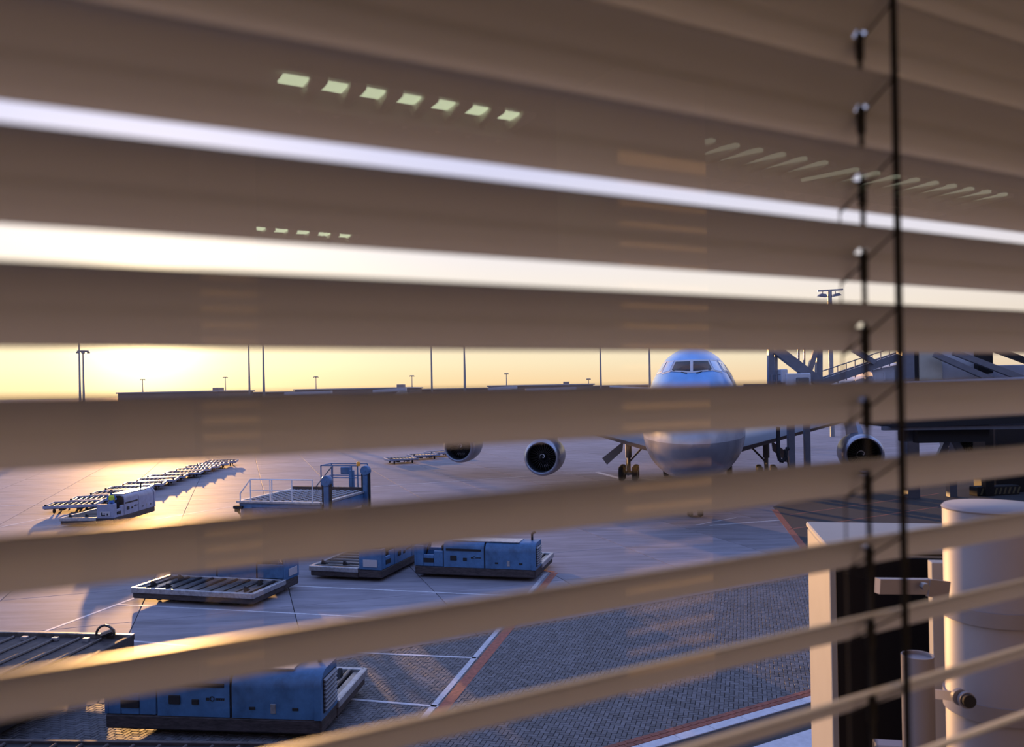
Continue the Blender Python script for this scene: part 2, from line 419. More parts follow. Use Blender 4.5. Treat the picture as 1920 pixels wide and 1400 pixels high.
def line(a,b,width,material='whitepaint',z=.004,name='stand_marking'):
    a=Vector(a);b=Vector(b);d=(b-a).normalized();s=Vector((-d.y,d.x,0))*width/2
    pts=[a-s,b-s,b+s,a+s]
    return MB().add([(p.x,p.y,zz) for zz in (-.01,z) for p in pts],[(3,2,1,0),(4,5,6,7),(0,1,5,4),(1,2,6,5),(2,3,7,6),(3,0,4,7)]).build(name,material,kind='structure')
line(G(-60,1237),G(262,1117),.13)
line(G(222,1133),G(760,1160),.11)
line(G(262,1117),G(1030,1160),.11) if False else None
line(G(545,1098),G(992,1118),.12)
line(G(75,1187),G(420,1216),.12)
line(G(670,1223),G(893,1233),.11)
line(G(655,1310),G(822,1324),.11)
line(G(1024,1074),G(775,1368),.16)
line(G(1024,1074),G(985,1073),.14)
line(G(1040,1073),G(800,1365),.30,'redpaint',.003)
line(G(1040,1072),G(1000,1067),.18,'redpaint',.003)
line(G(1452,955),G(1510,1030),.35,'redpaint')
line(G(1480,965),G(1760,925),.12,'redpaint'); line(G(1480,992),G(1760,950),.12,'redpaint')
line(G(0,948),G(600,930),.10); line(G(280,975),G(460,945),.10); line(G(-20,992),G(110,966),.12)
line(G(700,912),G(1180,880),.12); line(G(1120,885),G(1175,900),.5); line(G(1205,897),G(1255,903),.45); line(G(1330,985),G(1460,975),.2); line(G(1305,984),G(1380,970),.12)
line(G(1400,905),G(1700,880),.12); line(G(1000,903),G(1400,893),.12)

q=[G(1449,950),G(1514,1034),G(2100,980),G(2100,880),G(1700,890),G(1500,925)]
MB().prism([(p.x,p.y) for p in q],-.02,.0025,'z').build('apron_shade_patch','asphalt',kind='structure')  # gate house shade on the apron, put in as a dark sheet
# ================================================================== FAR BUILDINGS AND MASTS
def far_building(x0,x1,ytop,depth,label,cols,extra=True):
    a=AT(x0,ytop,depth); b=AT(x1,ytop-.0195*(x1-x0),depth)
    h=a.z; wd=b.x-a.x
    r=root('terminal_building',label,'building',(a.x,depth,0),0,'low terminal buildings on the horizon')
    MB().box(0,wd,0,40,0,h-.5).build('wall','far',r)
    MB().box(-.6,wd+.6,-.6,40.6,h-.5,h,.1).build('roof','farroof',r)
    n=max(3,int(wd/12)); first=None
    for i in range(n):
        x=wd*(i+.5)/n
        if first is None: o=MB().box(-3.6,3.6,-.15,.1,2.0,h-2.2,.05).build('window','steel',r); first=o
        else: o=bpy.data.objects.new('window',first.data); C.objects.link(o); o.parent=r
        o.location=(x,0,0)
    if extra: MB().box(wd*.86,wd*.92,8,14,h,h+1.1,.05).build('roof_plant','far',r)
    return r
far_building(221,410,735.5,300,'long low terminal hall, furthest along the horizon under the brightest sky',6)
far_building(553,768,729.5,300,'low terminal hall on the horizon behind the cargo loader posts',6)
far_building(916,1112,722.5,300,'low terminal hall topped by a small sign, beside the parked airliner',6,False)
far_building(395,1216,736.3,345,'very long lower hall running along the whole horizon behind the three halls',6,False)
a=AT(1063,716,300)
r=root('roof_sign','small dark sign board on posts on the roof of the far hall','sign',(a.x,304,AT(1063,722.0,300).z-.3)); MB().box(-1.1,1.1,-.2,.2,.7,1.6,.05).build('board','far',r); [MB().beam((x,0,0),(x,0,.8),.15,.15).build('post','mast',r) for x in (-.8,.8)]
# far jet bridges, seen as thin pale tubes in front of the far halls
for k,(x0,x1,y0,lab) in enumerate([(535,622,738,'thin pale far boarding bridge left of the second hall'),(915,970,729,'thin pale far boarding bridge in front of the sign hall'),(985,1080,731,'pale far boarding bridge on braced legs below the roof sign'),(700,762,733,'thin pale far boarding bridge beside a tall mast')]):
    a=AT(x0,y0,255); b=AT(x1,y0-3,255); L=b.x-a.x
    r=root('far_boarding_bridge',lab,'boarding bridge',(a.x,255,0),0,'boarding bridges far across the apron')
    MB().beam((0,0,a.z),(L,0,b.z),2.4,.9).build('tunnel','bridge',r)
    for t in (.25,.85): MB().beam((L*t,0,0),(L*t,0,a.z),.7,.7).build('leg','mast',r)
    MB().beam((L*.25,0,a.z-3),(L*.5,0,a.z-.3),.35,.35).beam((L*.85,0,a.z-3),(L*.62,0,a.z-.3),.35,.35).build('brace','mast',r)
def mast(px,depth,ytop,label,rad=.32,head=True,grp='tall apron light masts'):
    b=AT(px,740,depth); t=AT(px,ytop,depth)
    h=t.z; r=root('light_mast',label,'light mast',(b.x,depth,0),0,grp)
    MB().tube((0,0,0),(0,0,h),rad*1.3,10,rad*.55).build('pole','mast',r)
    MB().lathe([(.0,0),(rad*2.6,0),(rad*2.6,.25),(rad*1.5,.6)],10).build('base','mast',r)
    MB().lathe([(0,h-.2),(1.2,h-.2),(1.35,h),(1.2,h+.15),(0,h+.15)],12).build('crown_ring','mast',r)
    for i in range(4):
        a=math.pi/2*i+.4; MB().box(-.28,.28,-.2,.2,-.25,.1,.03).build('floodlight','mast',r).location=(1.2*math.cos(a),1.2*math.sin(a),h-.3)
    return r
mast(150,190,630,'tall light mast, thinner of the pair above the dolly row',.26)
mast(157,200,658,'light mast with its lamp head just showing, of the pair above the dolly row',.27)
mast(468,200,632,'tall light mast above the loader, closer to the sun of two',.25)
mast(495,195,640,'tall light mast above the loader, further from the sun of two',.3)
mast(810,215,630,'tall light mast between the two middle far halls',.25)
mast(872,205,645,'tall light mast just before the sign hall',.32)
mast(1127,220,640,'tall light mast between the sign hall and airliner',.3)
mast(1219,210,625,'tall light mast touching the edge of the airliner nose',.3)
for px,yt,lab in ((268,711,'tiny distant mast above the first low hall'),(423,707,'tiny distant mast beyond the gap after the first hall'),(593,706,'tiny distant mast over the loader-side hall'),(773,704,'tiny distant mast at the end of the middle hall'),(950,700,'tiny distant mast over the sign hall'),(1104,710,'tiny distant mast at the end of the sign hall')):
    mast(px,480,yt,lab,.3,grp='distant masts beyond the halls')
# twin-lamp street mast
b=AT(1559,720,120); t=AT(1558,543,120)
r=root('apron_floodlight','T-shaped floodlight mast with two flat lamps above the boarding bridge','light mast',(b.x,120,0))
MB().tube((0,0,0),(0,0,t.z),.32,12,.3).build('pole','galv',r)
MB().beam((-1.75,0,t.z-.15),(1.9,0,t.z),.25,.22).build('crossbar','galv',r)
for sx in (-1.1,.9):
    l=MB(); l.prism([(-.6,-.0),(-.3,.35),(.35,.35),(.65,.0)],-.5,.5).tube((0,0,.3),(0,0,.75),.06,6)
    l=l.build('lamp_head','steel',r); l.location=(sx,0,t.z-.95); l.rotation_euler=(0,(.14 if sx<0 else -.14),0)

# ================================================================== AIRLINER
AN=math.radians(-12.9)
air=root('wide_body_airliner','wide-body four-engine jet with blue upper nose, parked nose-on to the window','airplane',(8.95,41.6,0),AN)
S_=[0,.5,1,2,3,4,5,6,7.5,9,12,20,24,30,40,48,56,62,66]
ZT=[5.0,5.75,6.3,7.25,8.1,8.95,9.5,9.85,10.1,10.2,10.2,10.1,9.2,8.6,8.55,8.5,8.4,8.1,7.6]
ZB=[4.6,3.95,3.6,3.1,2.8,2.6,2.45,2.35,2.25,2.2,2.2,2.2,2.2,2.2,2.25,2.9,4.3,5.6,6.4]
HW=[.25,.85,1.2,1.72,2.1,2.4,2.62,2.78,2.93,3.02,3.04,3.04,3.04,3.04,3.0,2.6,1.8,1.0,.45]
ZC=[4.8,4.8,4.8,4.85,4.9,4.95,5,5,5,5,5,5,5,5.1,5.2,5.6,6.3,6.9,7.0]
def it(arr,s): return float(np.interp(s,S_,arr))
gz=[0,.23,.48,.67,.79,.885,.96,1.0]; gw=[1,.977,.887,.742,.61,.477,.265,0]
def hw_at(s,z):
    zt,zb,hw,zc=it(ZT,s),it(ZB,s),it(HW,s),it(ZC,s)
    if z>=zc:
        u=(z-zc)/max(zt-zc,1e-6)
        if u>=1: return 0
        el=math.sqrt(1-u*u); eg=float(np.interp(u,gz,gw))
        k=max(0,min(1,(s-1)/6))*(1 if s<20 else max(0,1-(s-20)/8)); return hw*(el*(1-k)+eg*k)
    u=(zc-z)/max(zc-zb,1e-6)
    return 0 if u>=1 else hw*math.sqrt(1-u*u)
mb=MB(); NT=48; ss=list(np.concatenate([np.array([0,.12,.3,.5,.75,1,1.4,1.8]),np.arange(2.2,12,.5),np.arange(12,66.1,2.0)]))
for s in ss:
    zt,zb,zc=it(ZT,s),it(ZB,s),it(ZC,s)
    if s==0: k0=.02
    else: k0=1
    for i in range(NT):
        t=2*math.pi*i/NT; c=math.sin(t); z=zc+(c*(zt-zc) if c>=0 else c*(zc-zb))
        z=zc+(z-zc)*k0
        x=hw_at(s,zc+(z-zc)*.99999)*(1 if math.cos(t)>=0 else -1)*k0
        if abs(math.cos(t))<1e-6: x=0
        mb.v.append((x,s,z))
n=len(ss)
mb.f=[(a*NT+i,a*NT+(i+1)%NT,(a+1)*NT+(i+1)%NT,(a+1)*NT+i) for a in range(n-1) for i in range(NT)]+[tuple(range(NT)),tuple(range((n-1)*NT,n*NT))]
fus=mb.build('fuselage','fus',air,sharp=60)
def s_at(x,z):
    lo,hi=0.0,14.0
    for _ in range(40):
        mid=(lo+hi)/2
        ins = it(ZB,mid)<z<it(ZT,mid) and hw_at(mid,z)>abs(x)
        if ins: hi=mid
        else: lo=mid
    return hi
def patch(c,nu=8,nv=5,off=.03):      # c: four (x,z) corners bl, br, tr, tl
    mb=MB(); 
    for layer in (off,-.06):
        for j in range(nv+1):
            for i in range(nu+1):
                u,v=i/nu,j/nv
                x=(c[0][0]*(1-u)+c[1][0]*u)*(1-v)+(c[3][0]*(1-u)+c[2][0]*u)*v
                z=(c[0][1]*(1-u)+c[1][1]*u)*(1-v)+(c[3][1]*(1-u)+c[2][1]*u)*v
                mb.v.append((x+(layer*.4 if x>0 else -layer*.4),s_at(x,z)-layer,z+layer*.4))
    W=nu+1; Q=W*(nv+1)
    for j in range(nv):
        for i in range(nu):
            a=j*W+i; mb.f.append((a,a+1,a+W+1,a+W)); mb.f.append((Q+a+W,Q+a+W+1,Q+a+1,Q+a))
    ed=[j*W for j in range(nv+1)]; 
    for i in range(nu): mb.f.append((i,i+1,Q+i+1,Q+i)); mb.f.append((nv*W+i,nv*W+i+1,Q+nv*W+i+1,Q+nv*W+i))
    for j in range(nv): mb.f.append((j*W,(j+1)*W,Q+(j+1)*W,Q+j*W)); mb.f.append((j*W+nu,(j+1)*W+nu,Q+(j+1)*W+nu,Q+j*W+nu))
    return mb
for sg in (-1,1):
    fr=patch([(sg*.0,8.50),(sg*1.16,8.62),(sg*.92,9.24),(sg*.0,9.24)],off=.02).build('windshield_surround','bridge',air)
    w_=patch([(sg*.07,8.60),(sg*1.06,8.70),(sg*.86,9.15),(sg*.07,9.15)],off=.045).build('windshield','cockpit',fr)
    for k,(a_,b_,c_,d_) in enumerate([(1.20,1.62,1.34,.98),(1.72,2.0,1.70,1.42)]):
        fr=patch([(sg*(a_-.04),8.58),(sg*(b_+.04),8.48),(sg*(c_+.04),9.22),(sg*(d_-.02),9.26)],off=.015).build('side_window_surround','bridge',air)
        patch([(sg*a_,8.66),(sg*b_,8.56),(sg*c_,9.14),(sg*d_,9.18)],off=.03).build('side_window','sideglass',fr)
    wp=MB().tube((sg*.25,s_at(.25,8.5)-.08,8.5),(sg*1.0,s_at(1.0,8.68)-.09,8.66),.025,6).build('wiper','dark',air)
# lettering on the hump (port side)
fc=bpy.data.curves.new('t','FONT'); fc.body='KLM'; fc.size=2.6; fc.extrude=0; fc.resolution_u=2
to=bpy.data.objects.new('t',fc); C.objects.link(to); bpy.context.view_layer.update()
me=to.to_mesh(); b=bmesh.new(); b.from_mesh(me); to.to_mesh_clear()
bmesh.ops.triangulate(b,faces=b.faces); bmesh.ops.subdivide_edges(b,edges=[e for e in b.edges if e.calc_length()>.5],cuts=2,use_grid_fill=False); bmesh.ops.triangulate(b,faces=b.faces)
xs=[v.co.x for v in b.verts]; x0,x1=min(xs),max(xs)
for v in b.verts:
    s_=6.2+(v.co.x-x0)/(x1-x0)*6.0; z_=7.35+v.co.y*.95; v.co=Vector((hw_at(s_,z_)+.035,s_,z_))
m2=bpy.data.meshes.new('airline_lettering'); b.to_mesh(m2); b.free(); m2.materials.append(Mt['navy'])
bpy.data.objects.remove(to); o=bpy.data.objects.new('airline_lettering',m2); C.objects.link(o); o.parent=air; o['label']='dark blue letters KLM on the hump'
# passenger windows and front doors
for sg in (-1,1):
    mb=MB()
    for k in range(44):
        s_=9+k*.95; z_=5.95; x_=sg*(hw_at(s_,z_)+.012)
        mb.add([(x_,s_,z_),(x_,s_+.28,z_),(x_-sg*.02,s_+.28,z_+.38),(x_-sg*.02,s_,z_+.38),(x_-sg*.1,s_,z_),(x_-sg*.1,s_+.28,z_),(x_-sg*.1,s_+.28,z_+.38),(x_-sg*.1,s_,z_+.38)],[(0,1,2,3),(7,6,5,4),(0,4,5,1),(3,2,6,7),(0,3,7,4),(1,5,6,2)])
    mb.build('cabin_window','cockpit',air,kind='stuff')
# wings
def loft(sections,name,material,parent):
    # section: (x, le, te, zmid, thick)
    prof=[(0,0),(.03,.5),(.12,.85),(.35,1),(.7,.55),(1,.04),(1,-.04),(.7,-.35),(.35,-.6),(.12,-.55),(.03,-.35)]
    mb=MB(); n=len(prof)
    for (x,le,te,z,th,vert) in sections:
        for u,w_ in prof:
            s=le+(te-le)*u
            mb.v.append((x,s,z+w_*th) if not vert else (w_*th,s,z))
    for a in range(len(sections)-1):
        for i in range(n): mb.f.append((a*n+i,a*n+(i+1)%n,(a+1)*n+(i+1)%n,(a+1)*n+i))
    mb.f+= [tuple(range(n)),tuple(range((len(sections)-1)*n,len(sections)*n))]
    return mb.build(name,material,parent,sharp=50)
for sg in (-1,1):
    loft([(sg*1.5,15,33.5,3.5,1.0,0),(sg*3.1,16.2,33.0,3.55,.9,0),(sg*6.5,18.8,33.2,4.25,.7,0),(sg*11.7,22.8,33.4,5.3,.5,0),(sg*21,30,38.6,6.7,.35,0),(sg*30,37,41.5,7.3,.2,0)],'wing','wing',air)
    loft([(sg*.6,56,64,7.0,.35,0),(sg*11,63.5,66,7.75,.16,0)],'tailplane','bridge',air)
    loft([(sg*30,37,41.5,7.3,.2,0),(sg*30.4,39.5,42,7.75,.12,0)],'winglet','wing',air)
loft([(0,51,63,8.0,.45,1),(0,58.5,65.5,15.0,.3,1),(0,61.0,66.2,18.2,.18,1)],'tail_fin','fus',air)
# engines
def engine(xl,s0,zc,spiral=True,R_=1.36):
    outp=[(1.10,0.10),(1.17,.02),(1.24,0),(1.33,.12),(1.42,.5),(R_*1.06,1.2),(R_*1.06,2.4),(R_*.98,3.4),(R_*.85,4.1),(R_*.83,4.1),(R_*.8,3.2)]
    e=MB().lathe([(1.42,.5),(R_*1.07,1.2),(R_*1.06,2.4),(R_*.98,3.4),(R_*.85,4.2),(R_*.80,4.2),(R_*.75,3.2)],40,'y').build('engine_nacelle','engine',air,sharp=50)
    e.location=(xl,s0,zc)
    MB().lathe([(1.10,.16),(1.12,.05),(1.19,-.01),(1.27,.02),(1.36,.2),(1.42,.5)],40,'y').build('inlet_lip','lip',e,sharp=60)
    MB().lathe([(1.10,.16),(1.09,.6),(1.14,1.2),(1.16,1.6),(0.02,1.62)],40,'y').build('inlet_duct','enginein',e,sharp=60)
    fb=MB()
    for k in range(28):
        a=2*math.pi*k/28; c_,s_=math.cos(a),math.sin(a)
        def P(r,t,y): return (r*c_-t*s_, y, r*s_+t*c_)
        fb.add([P(.3,-.03,1.05),P(1.09,-.10,1.1),P(1.09,.08,1.42),P(.3,.03,1.3),P(.3,-.01,1.05),P(1.09,-.075,1.1),P(1.09,.105,1.42),P(.3,.05,1.3)],[(0,1,2,3),(7,6,5,4),(0,4,5,1),(1,5,6,2),(2,6,7,3),(3,7,4,0)])
    fb.build('fan_blade_ring','fan',e,sharp=20,kind='stuff')
    MB().lathe([(0,.62),(.06,.65),(.18,.8),(.28,1.0),(.33,1.25),(.33,1.5)],20,'y').build('spinner','fan',e)
    if spiral:
        sp=MB(); pr=[]
        for k in range(22):
            t=k/21; a=-1.2+t*5.2; r=.03+.33*t; 
            y=float(np.interp(r,[0,.06,.18,.28,.36],[.62,.65,.8,1.0,1.3]))-.03
            pr.append(Vector((r*math.cos(a),y,r*math.sin(a))))
        for a_,b_ in zip(pr[:-1],pr[1:]):
            sp.tube(a_,b_,.028 if (pr.index(a_)<14) else .018,5)
        sp.build('spinner_spiral','white',e)
        rf=MB()
        for k in range(6):
            a=math.radians(-118+k*11); r0,r1=.60,.80
            rf.tube((r0*math.cos(a),.98,r0*math.sin(a)),(r1*math.cos(a),.98,r1*math.sin(a)),.015,5)
        rf.build('blade_highlight_strip','galv',e)
    MB().lathe([(0,5.2),(.2,5.1),(.55,4.2),(.75,3.4),(.8,3.0)],24,'y').build('exhaust_cone','gear',e)
    MB().add([(-.18,.9,R_*.95),(.18,.9,R_*.95),(.22,6.0,R_*.55),(-.22,6.0,R_*.55),(-.12,3.2,2.6),(.12,3.2,2.6),(.2,7.5,2.8),(-.2,7.5,2.8)],[(0,1,2,3),(7,6,5,4),(0,4,5,1),(1,5,6,2),(2,6,7,3),(3,7,4,0)]).build('pylon','engine',e)
engine(-11.45,19.3,2.55); engine(11.45,19.3,2.75)
engine(-20.6,28.0,2.75); engine(20.6,28.0,3.05,False)
# landing gear
def gear(xc,s0,sg,door=True,k=1.0):
    st=MB().tube((xc,s0,.65),(xc,s0,2.0),.16,12).tube((xc,s0,1.9),(xc,s0,3.4),.26,12).build('gear_strut','gear',air)
    MB().tube((xc,s0-.9,.62),(xc,s0+.9,.62),.14,10).tube((xc-.55,s0-.74,.62),(xc+.55,s0-.74,.62),.09,8).tube((xc-.55,s0+.74,.62),(xc+.55,s0+.74,.62),.09,8).build('truck_beam','gear',st)
    MB().tube((xc-sg*1.3,s0+.3,2.9),(xc,s0,1.5),.08,8).tube((xc,s0-.4,1.3),(xc,s0-.15,2.4),.06,8).tube((xc-.12,s0-.3,.8),(xc-.2,s0-.3,1.8),.04,6).build('side_brace','gear',st)
    for dx in (-.55,.55):
        for ds in (-.74,.74):
            wh=MB().lathe([(.0,-.2),(.30,-.2),(.34,-.17),(.56,-.21),(.625,-.13),(.64,0),(.625,.13),(.56,.21),(.34,.17),(.30,.2),(0,.2)],24,'x').build('wheel','rubber',air)
            wh.location=(xc+dx,s0+ds,.64)
            MB().lathe([(0,-.215),(.24,-.215),(.28,-.19)],16,'x').lathe([(0,.215),(.24,.215),(.28,.19)],16,'x').build('wheel_hub','gear',wh)
    if door:
        MB().add([(xc+sg*.35,s0-.6,3.3),(xc+sg*.45,s0-.6,2.5),(xc+sg*1.75,s0-.6,1.35),(xc+sg*2.15,s0-.6,1.9),(xc+sg*.35,s0-.52,3.3),(xc+sg*.45,s0-.52,2.5),(xc+sg*1.75,s0-.5,1.35),(xc+sg*2.15,s0-.5,1.9)],[(0,1,2,3),(7,6,5,4),(0,4,5,1),(1,5,6,2),(2,6,7,3),(3,7,4,0)]).build('gear_door','gearw',air)
gear(-5.55,27.2,-1); gear(5.45,27.2,1)
gear(-2.1,31.0,-1,False); gear(2.1,31.0,1,False)
st=MB().tube((0,8.2,.5),(0,8.2,2.6),.13,12).tube((0,8.2,1.2),(0,6.7,2.5),.07,8).build('nose_gear_strut','gear',air)
for dx in (-.3,.3): 
    wh=MB().lathe([(0,-.16),(.28,-.16),(.5,-.17),(.58,0),(.5,.17),(.28,.16),(0,.16)],20,'x').build('wheel','rubber',air); wh.location=(dx,8.2,.58)
for sg in (-1,1):
    MB().box(sg*.75-.03,sg*.75+.03,5.2,8.0,1.5,2.45,.02).build('nose_gear_door','gearw',air)
MB().tube((-.5,7.7,1.7),(.5,7.7,1.7),.1,8).tube((-.4,7.6,1.9),(-.1,7.7,1.2),.05,6).tube((.4,7.6,1.9),(.1,7.7,1.2),.05,6).box(-.25,.25,7.4,7.7,1.9,2.2,.04).build('steering_unit','dark',st)

# ================================================================== BOARDING BRIDGE AND GATE
def Q(px,py,d): return AT(px,py,d)
dB=53.0
bx=root('boarding_bridge','white boarding bridge with stairs and lift frame beside the airliner','boarding bridge',(0,0,0))
# tunnel: two telescopic sections
def tunnel(p,q,wd,ht,name,material):
    mb=MB(); mb.beam(p,q,wd,ht); return mb.build(name,material,bx)
p0=Q(1552,752,52.5); p1=Q(1640,728,52.5); p2=Q(1690,714,52.5)
tunnel(p0,p1,2.6,1.9,'tunnel','bridge'); tunnel(p1-Vector((.6,0,.0)),p2+Vector((.1,0,.02)),3.0,2.3,'tunnel','bridge')
for k in range(9):
    t=k/8; a=p0.lerp(p2,t); MB().box(-.03,.03,-1.62,-1.50,-1.0,1.0).build('panel_rib','bridge',bx).location=a+Vector((0,0,.0))
# sloping stair beams and handrails over the tunnel roof
a=Q(1543,717,50.8); b=Q(1700,664,50.8); a2=Vector((0,1.0,0))
MB().beam(a,b,.25,.45).build('stair_beam','steel',bx); MB().beam(a+a2,b+a2,.25,.45).build('stair_beam','steel',bx)
rl=(Q(1522,702,50.8),Q(1700,643,50.8))
for off in (0,.5): MB().tube(rl[0]-Vector((0,0,off)),rl[1]-Vector((0,0,off)),.035,6).build('handrail','galv',bx)
for k in range(12):
    t=k/11; u=rl[0].lerp(rl[1],t); MB().tube(u,u-Vector((0,0,1.05)),.03,6).build('baluster','galv',bx)
# cab at the aircraft end
c=Q(1488,714,50.5)
MB().box(-.75,.75,-.9,.9,-.45,.45,.06).build('cab_roof_unit','bridge',bx).location=c
MB().box(-.28,.1,-.7,.7,-.2,.62,.05).build('cab_drive_box','bridge',bx).location=c+Vector((-.7,-.1,.1))
MB().box(-.25,.45,-.92,-.6,-.9,-.1,.04).build('cab_motor','gear',bx).location=c+Vector((.1,-.2,.3))
for k in range(5): MB().tube((0,0,0),(0,0,1.0),.03,6).build('cab_post','galv',bx).location=c+Vector((-1.5+.28*k,-.6,-.6))
MB().tube((-1.5,-.6,.4),(-.3,-.6,.4),.03,6).tube((-1.5,-.6,0),(-.3,-.6,0),.03,6).build('cab_rail','galv',bx).location=c
# lift frame: posts and diagonals above, two legs below
for x,wd in ((1445,.34),(1455,.16),(1535,.36),(1497,.12),(1508,.10)):
    MB().beam(Q(x,735,50.5),Q(x,640,50.5),wd,wd).build('frame_post','steel' if wd>.3 else 'galv',bx)
MB().beam(Q(1455,655,50.3),Q(1560,735,50.3),.5,.55).build('frame_diagonal','steel',bx)
MB().beam(Q(1530,655,50.3),Q(1512,712,50.3),.26,.3).build('frame_diagonal','galv',bx)
MB().beam(Q(1600,655,50.6),Q(1640,680,50.6),.3,.3).build('frame_diagonal','steel',bx)
MB().beam(Q(1395,723,50.6),Q(1470,722,50.6),.3,.2).beam(Q(1400,730,50.6),Q(1470,716,50.6),.15,.15).build('walkway_beam','galv',bx)
MB().beam(Q(1440,640,50.5),Q(1545,640,50.5),.4,.4).build('frame_crossbeam','steel',bx)
gy=lambda x:G(x,0+900)
for x,wd in ((1481,.42),(1511,.36)):
    t=Q(x,730,57.0); MB().beam((t.x,t.y,0),t,wd,wd).build('leg','steel',bx)
    MB().lathe([(0,-.3),(.36,-.3),(.45,0),(.36,.3),(0,.3)],18,'x').build('wheel','rubber',bx).location=(t.x,t.y,.45)
t=Q(1484,860,50.2); 
cb=MB(); pts=[Q(1459,800,50.2),Q(1459,850,50.2),Q(1462,863,50.2),Q(1469,864,50.2),Q(1473,858,50.2),Q(1474,842,50.2),Q(1479,840,50.2)]
for a,b in zip(pts[:-1],pts[1:]): cb.tube(a,b,.12,8)
cb.build('service_hose','dark',bx)
cb=MB(); pts=[Q(1474,845,50),Q(1478,872,50),Q(1488,893,50)]
for a,b in zip(pts[:-1],pts[1:]): cb.tube(a,b,.04,6)
cb.build('hanging_cable','dark',bx)
# gate house on stilts
gh=root('gate_house','grey gate house on dark steel stilts, behind the two blind cords','building',(0,0,0))
def wallbox(x0,x1,y0,y1,d,th,name,material,ch=.03):
    a=Q(x0,y1,d); b=Q(x1,y0,d); return MB().box(a.x,b.x,d,d+th,a.z,b.z,ch).build(name,material,gh)
a=Q(1693,730,50); 
MB().box(a.x,Q(1716,730,50).x,50,50.8,4.2,H+4.2,.03).build('corner_column','steel',gh)
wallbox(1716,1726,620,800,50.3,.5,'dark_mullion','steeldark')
wallbox(1726,1766,600,800,50.2,.6,'wall_panel','cream'); wallbox(1767,1860,640,800,50.5,.5,'wall_panel','bridge')
wallbox(1861,2300,676,800,50.6,.5,'wall_panel','tube')
wallbox(1833,1861,600,700,50.1,.4,'roof_post','steeldark')
a=Q(1695,720,49.4); b=Q(2200,700,49.4); MB().tube(a,b,.16,14).tube(a+Vector((0,.0,-.22)),b+Vector((0,0,-.22)),.2,14).build('roof_tube','tube',gh)
MB().beam(Q(1752,664,49.6),Q(1860,712,49.6),.3,.32).build('roof_brace','steel',gh); MB().beam(Q(1788,660,49.6),Q(1950,722,49.6),.3,.34).build('roof_brace','steel',gh)
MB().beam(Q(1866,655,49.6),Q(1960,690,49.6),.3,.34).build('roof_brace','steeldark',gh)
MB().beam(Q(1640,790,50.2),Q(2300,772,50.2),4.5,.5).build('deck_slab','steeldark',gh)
MB().beam(Q(1655,803,48.4),Q(2300,796,48.4),.4,.22).build('deck_edge_beam','steel',gh)
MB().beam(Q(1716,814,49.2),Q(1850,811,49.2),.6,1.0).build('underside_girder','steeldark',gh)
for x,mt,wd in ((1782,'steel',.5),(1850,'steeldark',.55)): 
    t=Q(x,800,56.0); MB().beam((t.x,t.y,0),t,wd,wd).build('column_leg',mt,gh)
for x0,x1 in ((1775,1748),(1790,1822)):
    MB().beam(Q(x0,826,50.4),Q(x1,885,50.4),.3,.35).build('leg_brace','steel',gh)
MB().beam(Q(1772,838,50.9),Q(1757,880,50.9),.1,.1).beam(Q(1778,838,50.9),Q(1764,880,50.9),.1,.1).build('ladder','galv',gh)
a=Q(1856,868,50.5); MB().box(a.x+4.5,a.x+22,57.6,60.5,0,Q(1856,806,50.5).z-.3,.05).build('service_room','steeldark',gh)
t=Q(1706,800,56.0); MB().beam((t.x,t.y,0),t,.85,.8).build('column_leg','steel',gh)
# hazard barrier by the gate
a=G(1825,929); b=G(1904,925)
r=root('striped_barrier','low dark barrier block with faint slanted stripes, just above the wide pipe','barrier',((a.x+b.x)/2,(a.y+b.y)/2,0),math.atan2(b.y-a.y,b.x-a.x))
L=(b-a).length; MB().box(-L/2,L/2,-.4,.4,0,.62,.04).build('block','dark',r)
for k in range(9):
    x=-L/2+.2+k*L/9.3; MB().add([(x,-.42,.08),(x+.14,-.42,.08),(x+.3,-.42,.52),(x+.16,-.42,.52),(x,-.38,.08),(x+.14,-.38,.08),(x+.3,-.38,.52),(x+.16,-.38,.52)],[(0,1,2,3),(7,6,5,4),(0,4,5,1),(1,5,6,2),(2,6,7,3),(3,7,4,0)]).build('stripe','hazard',r)

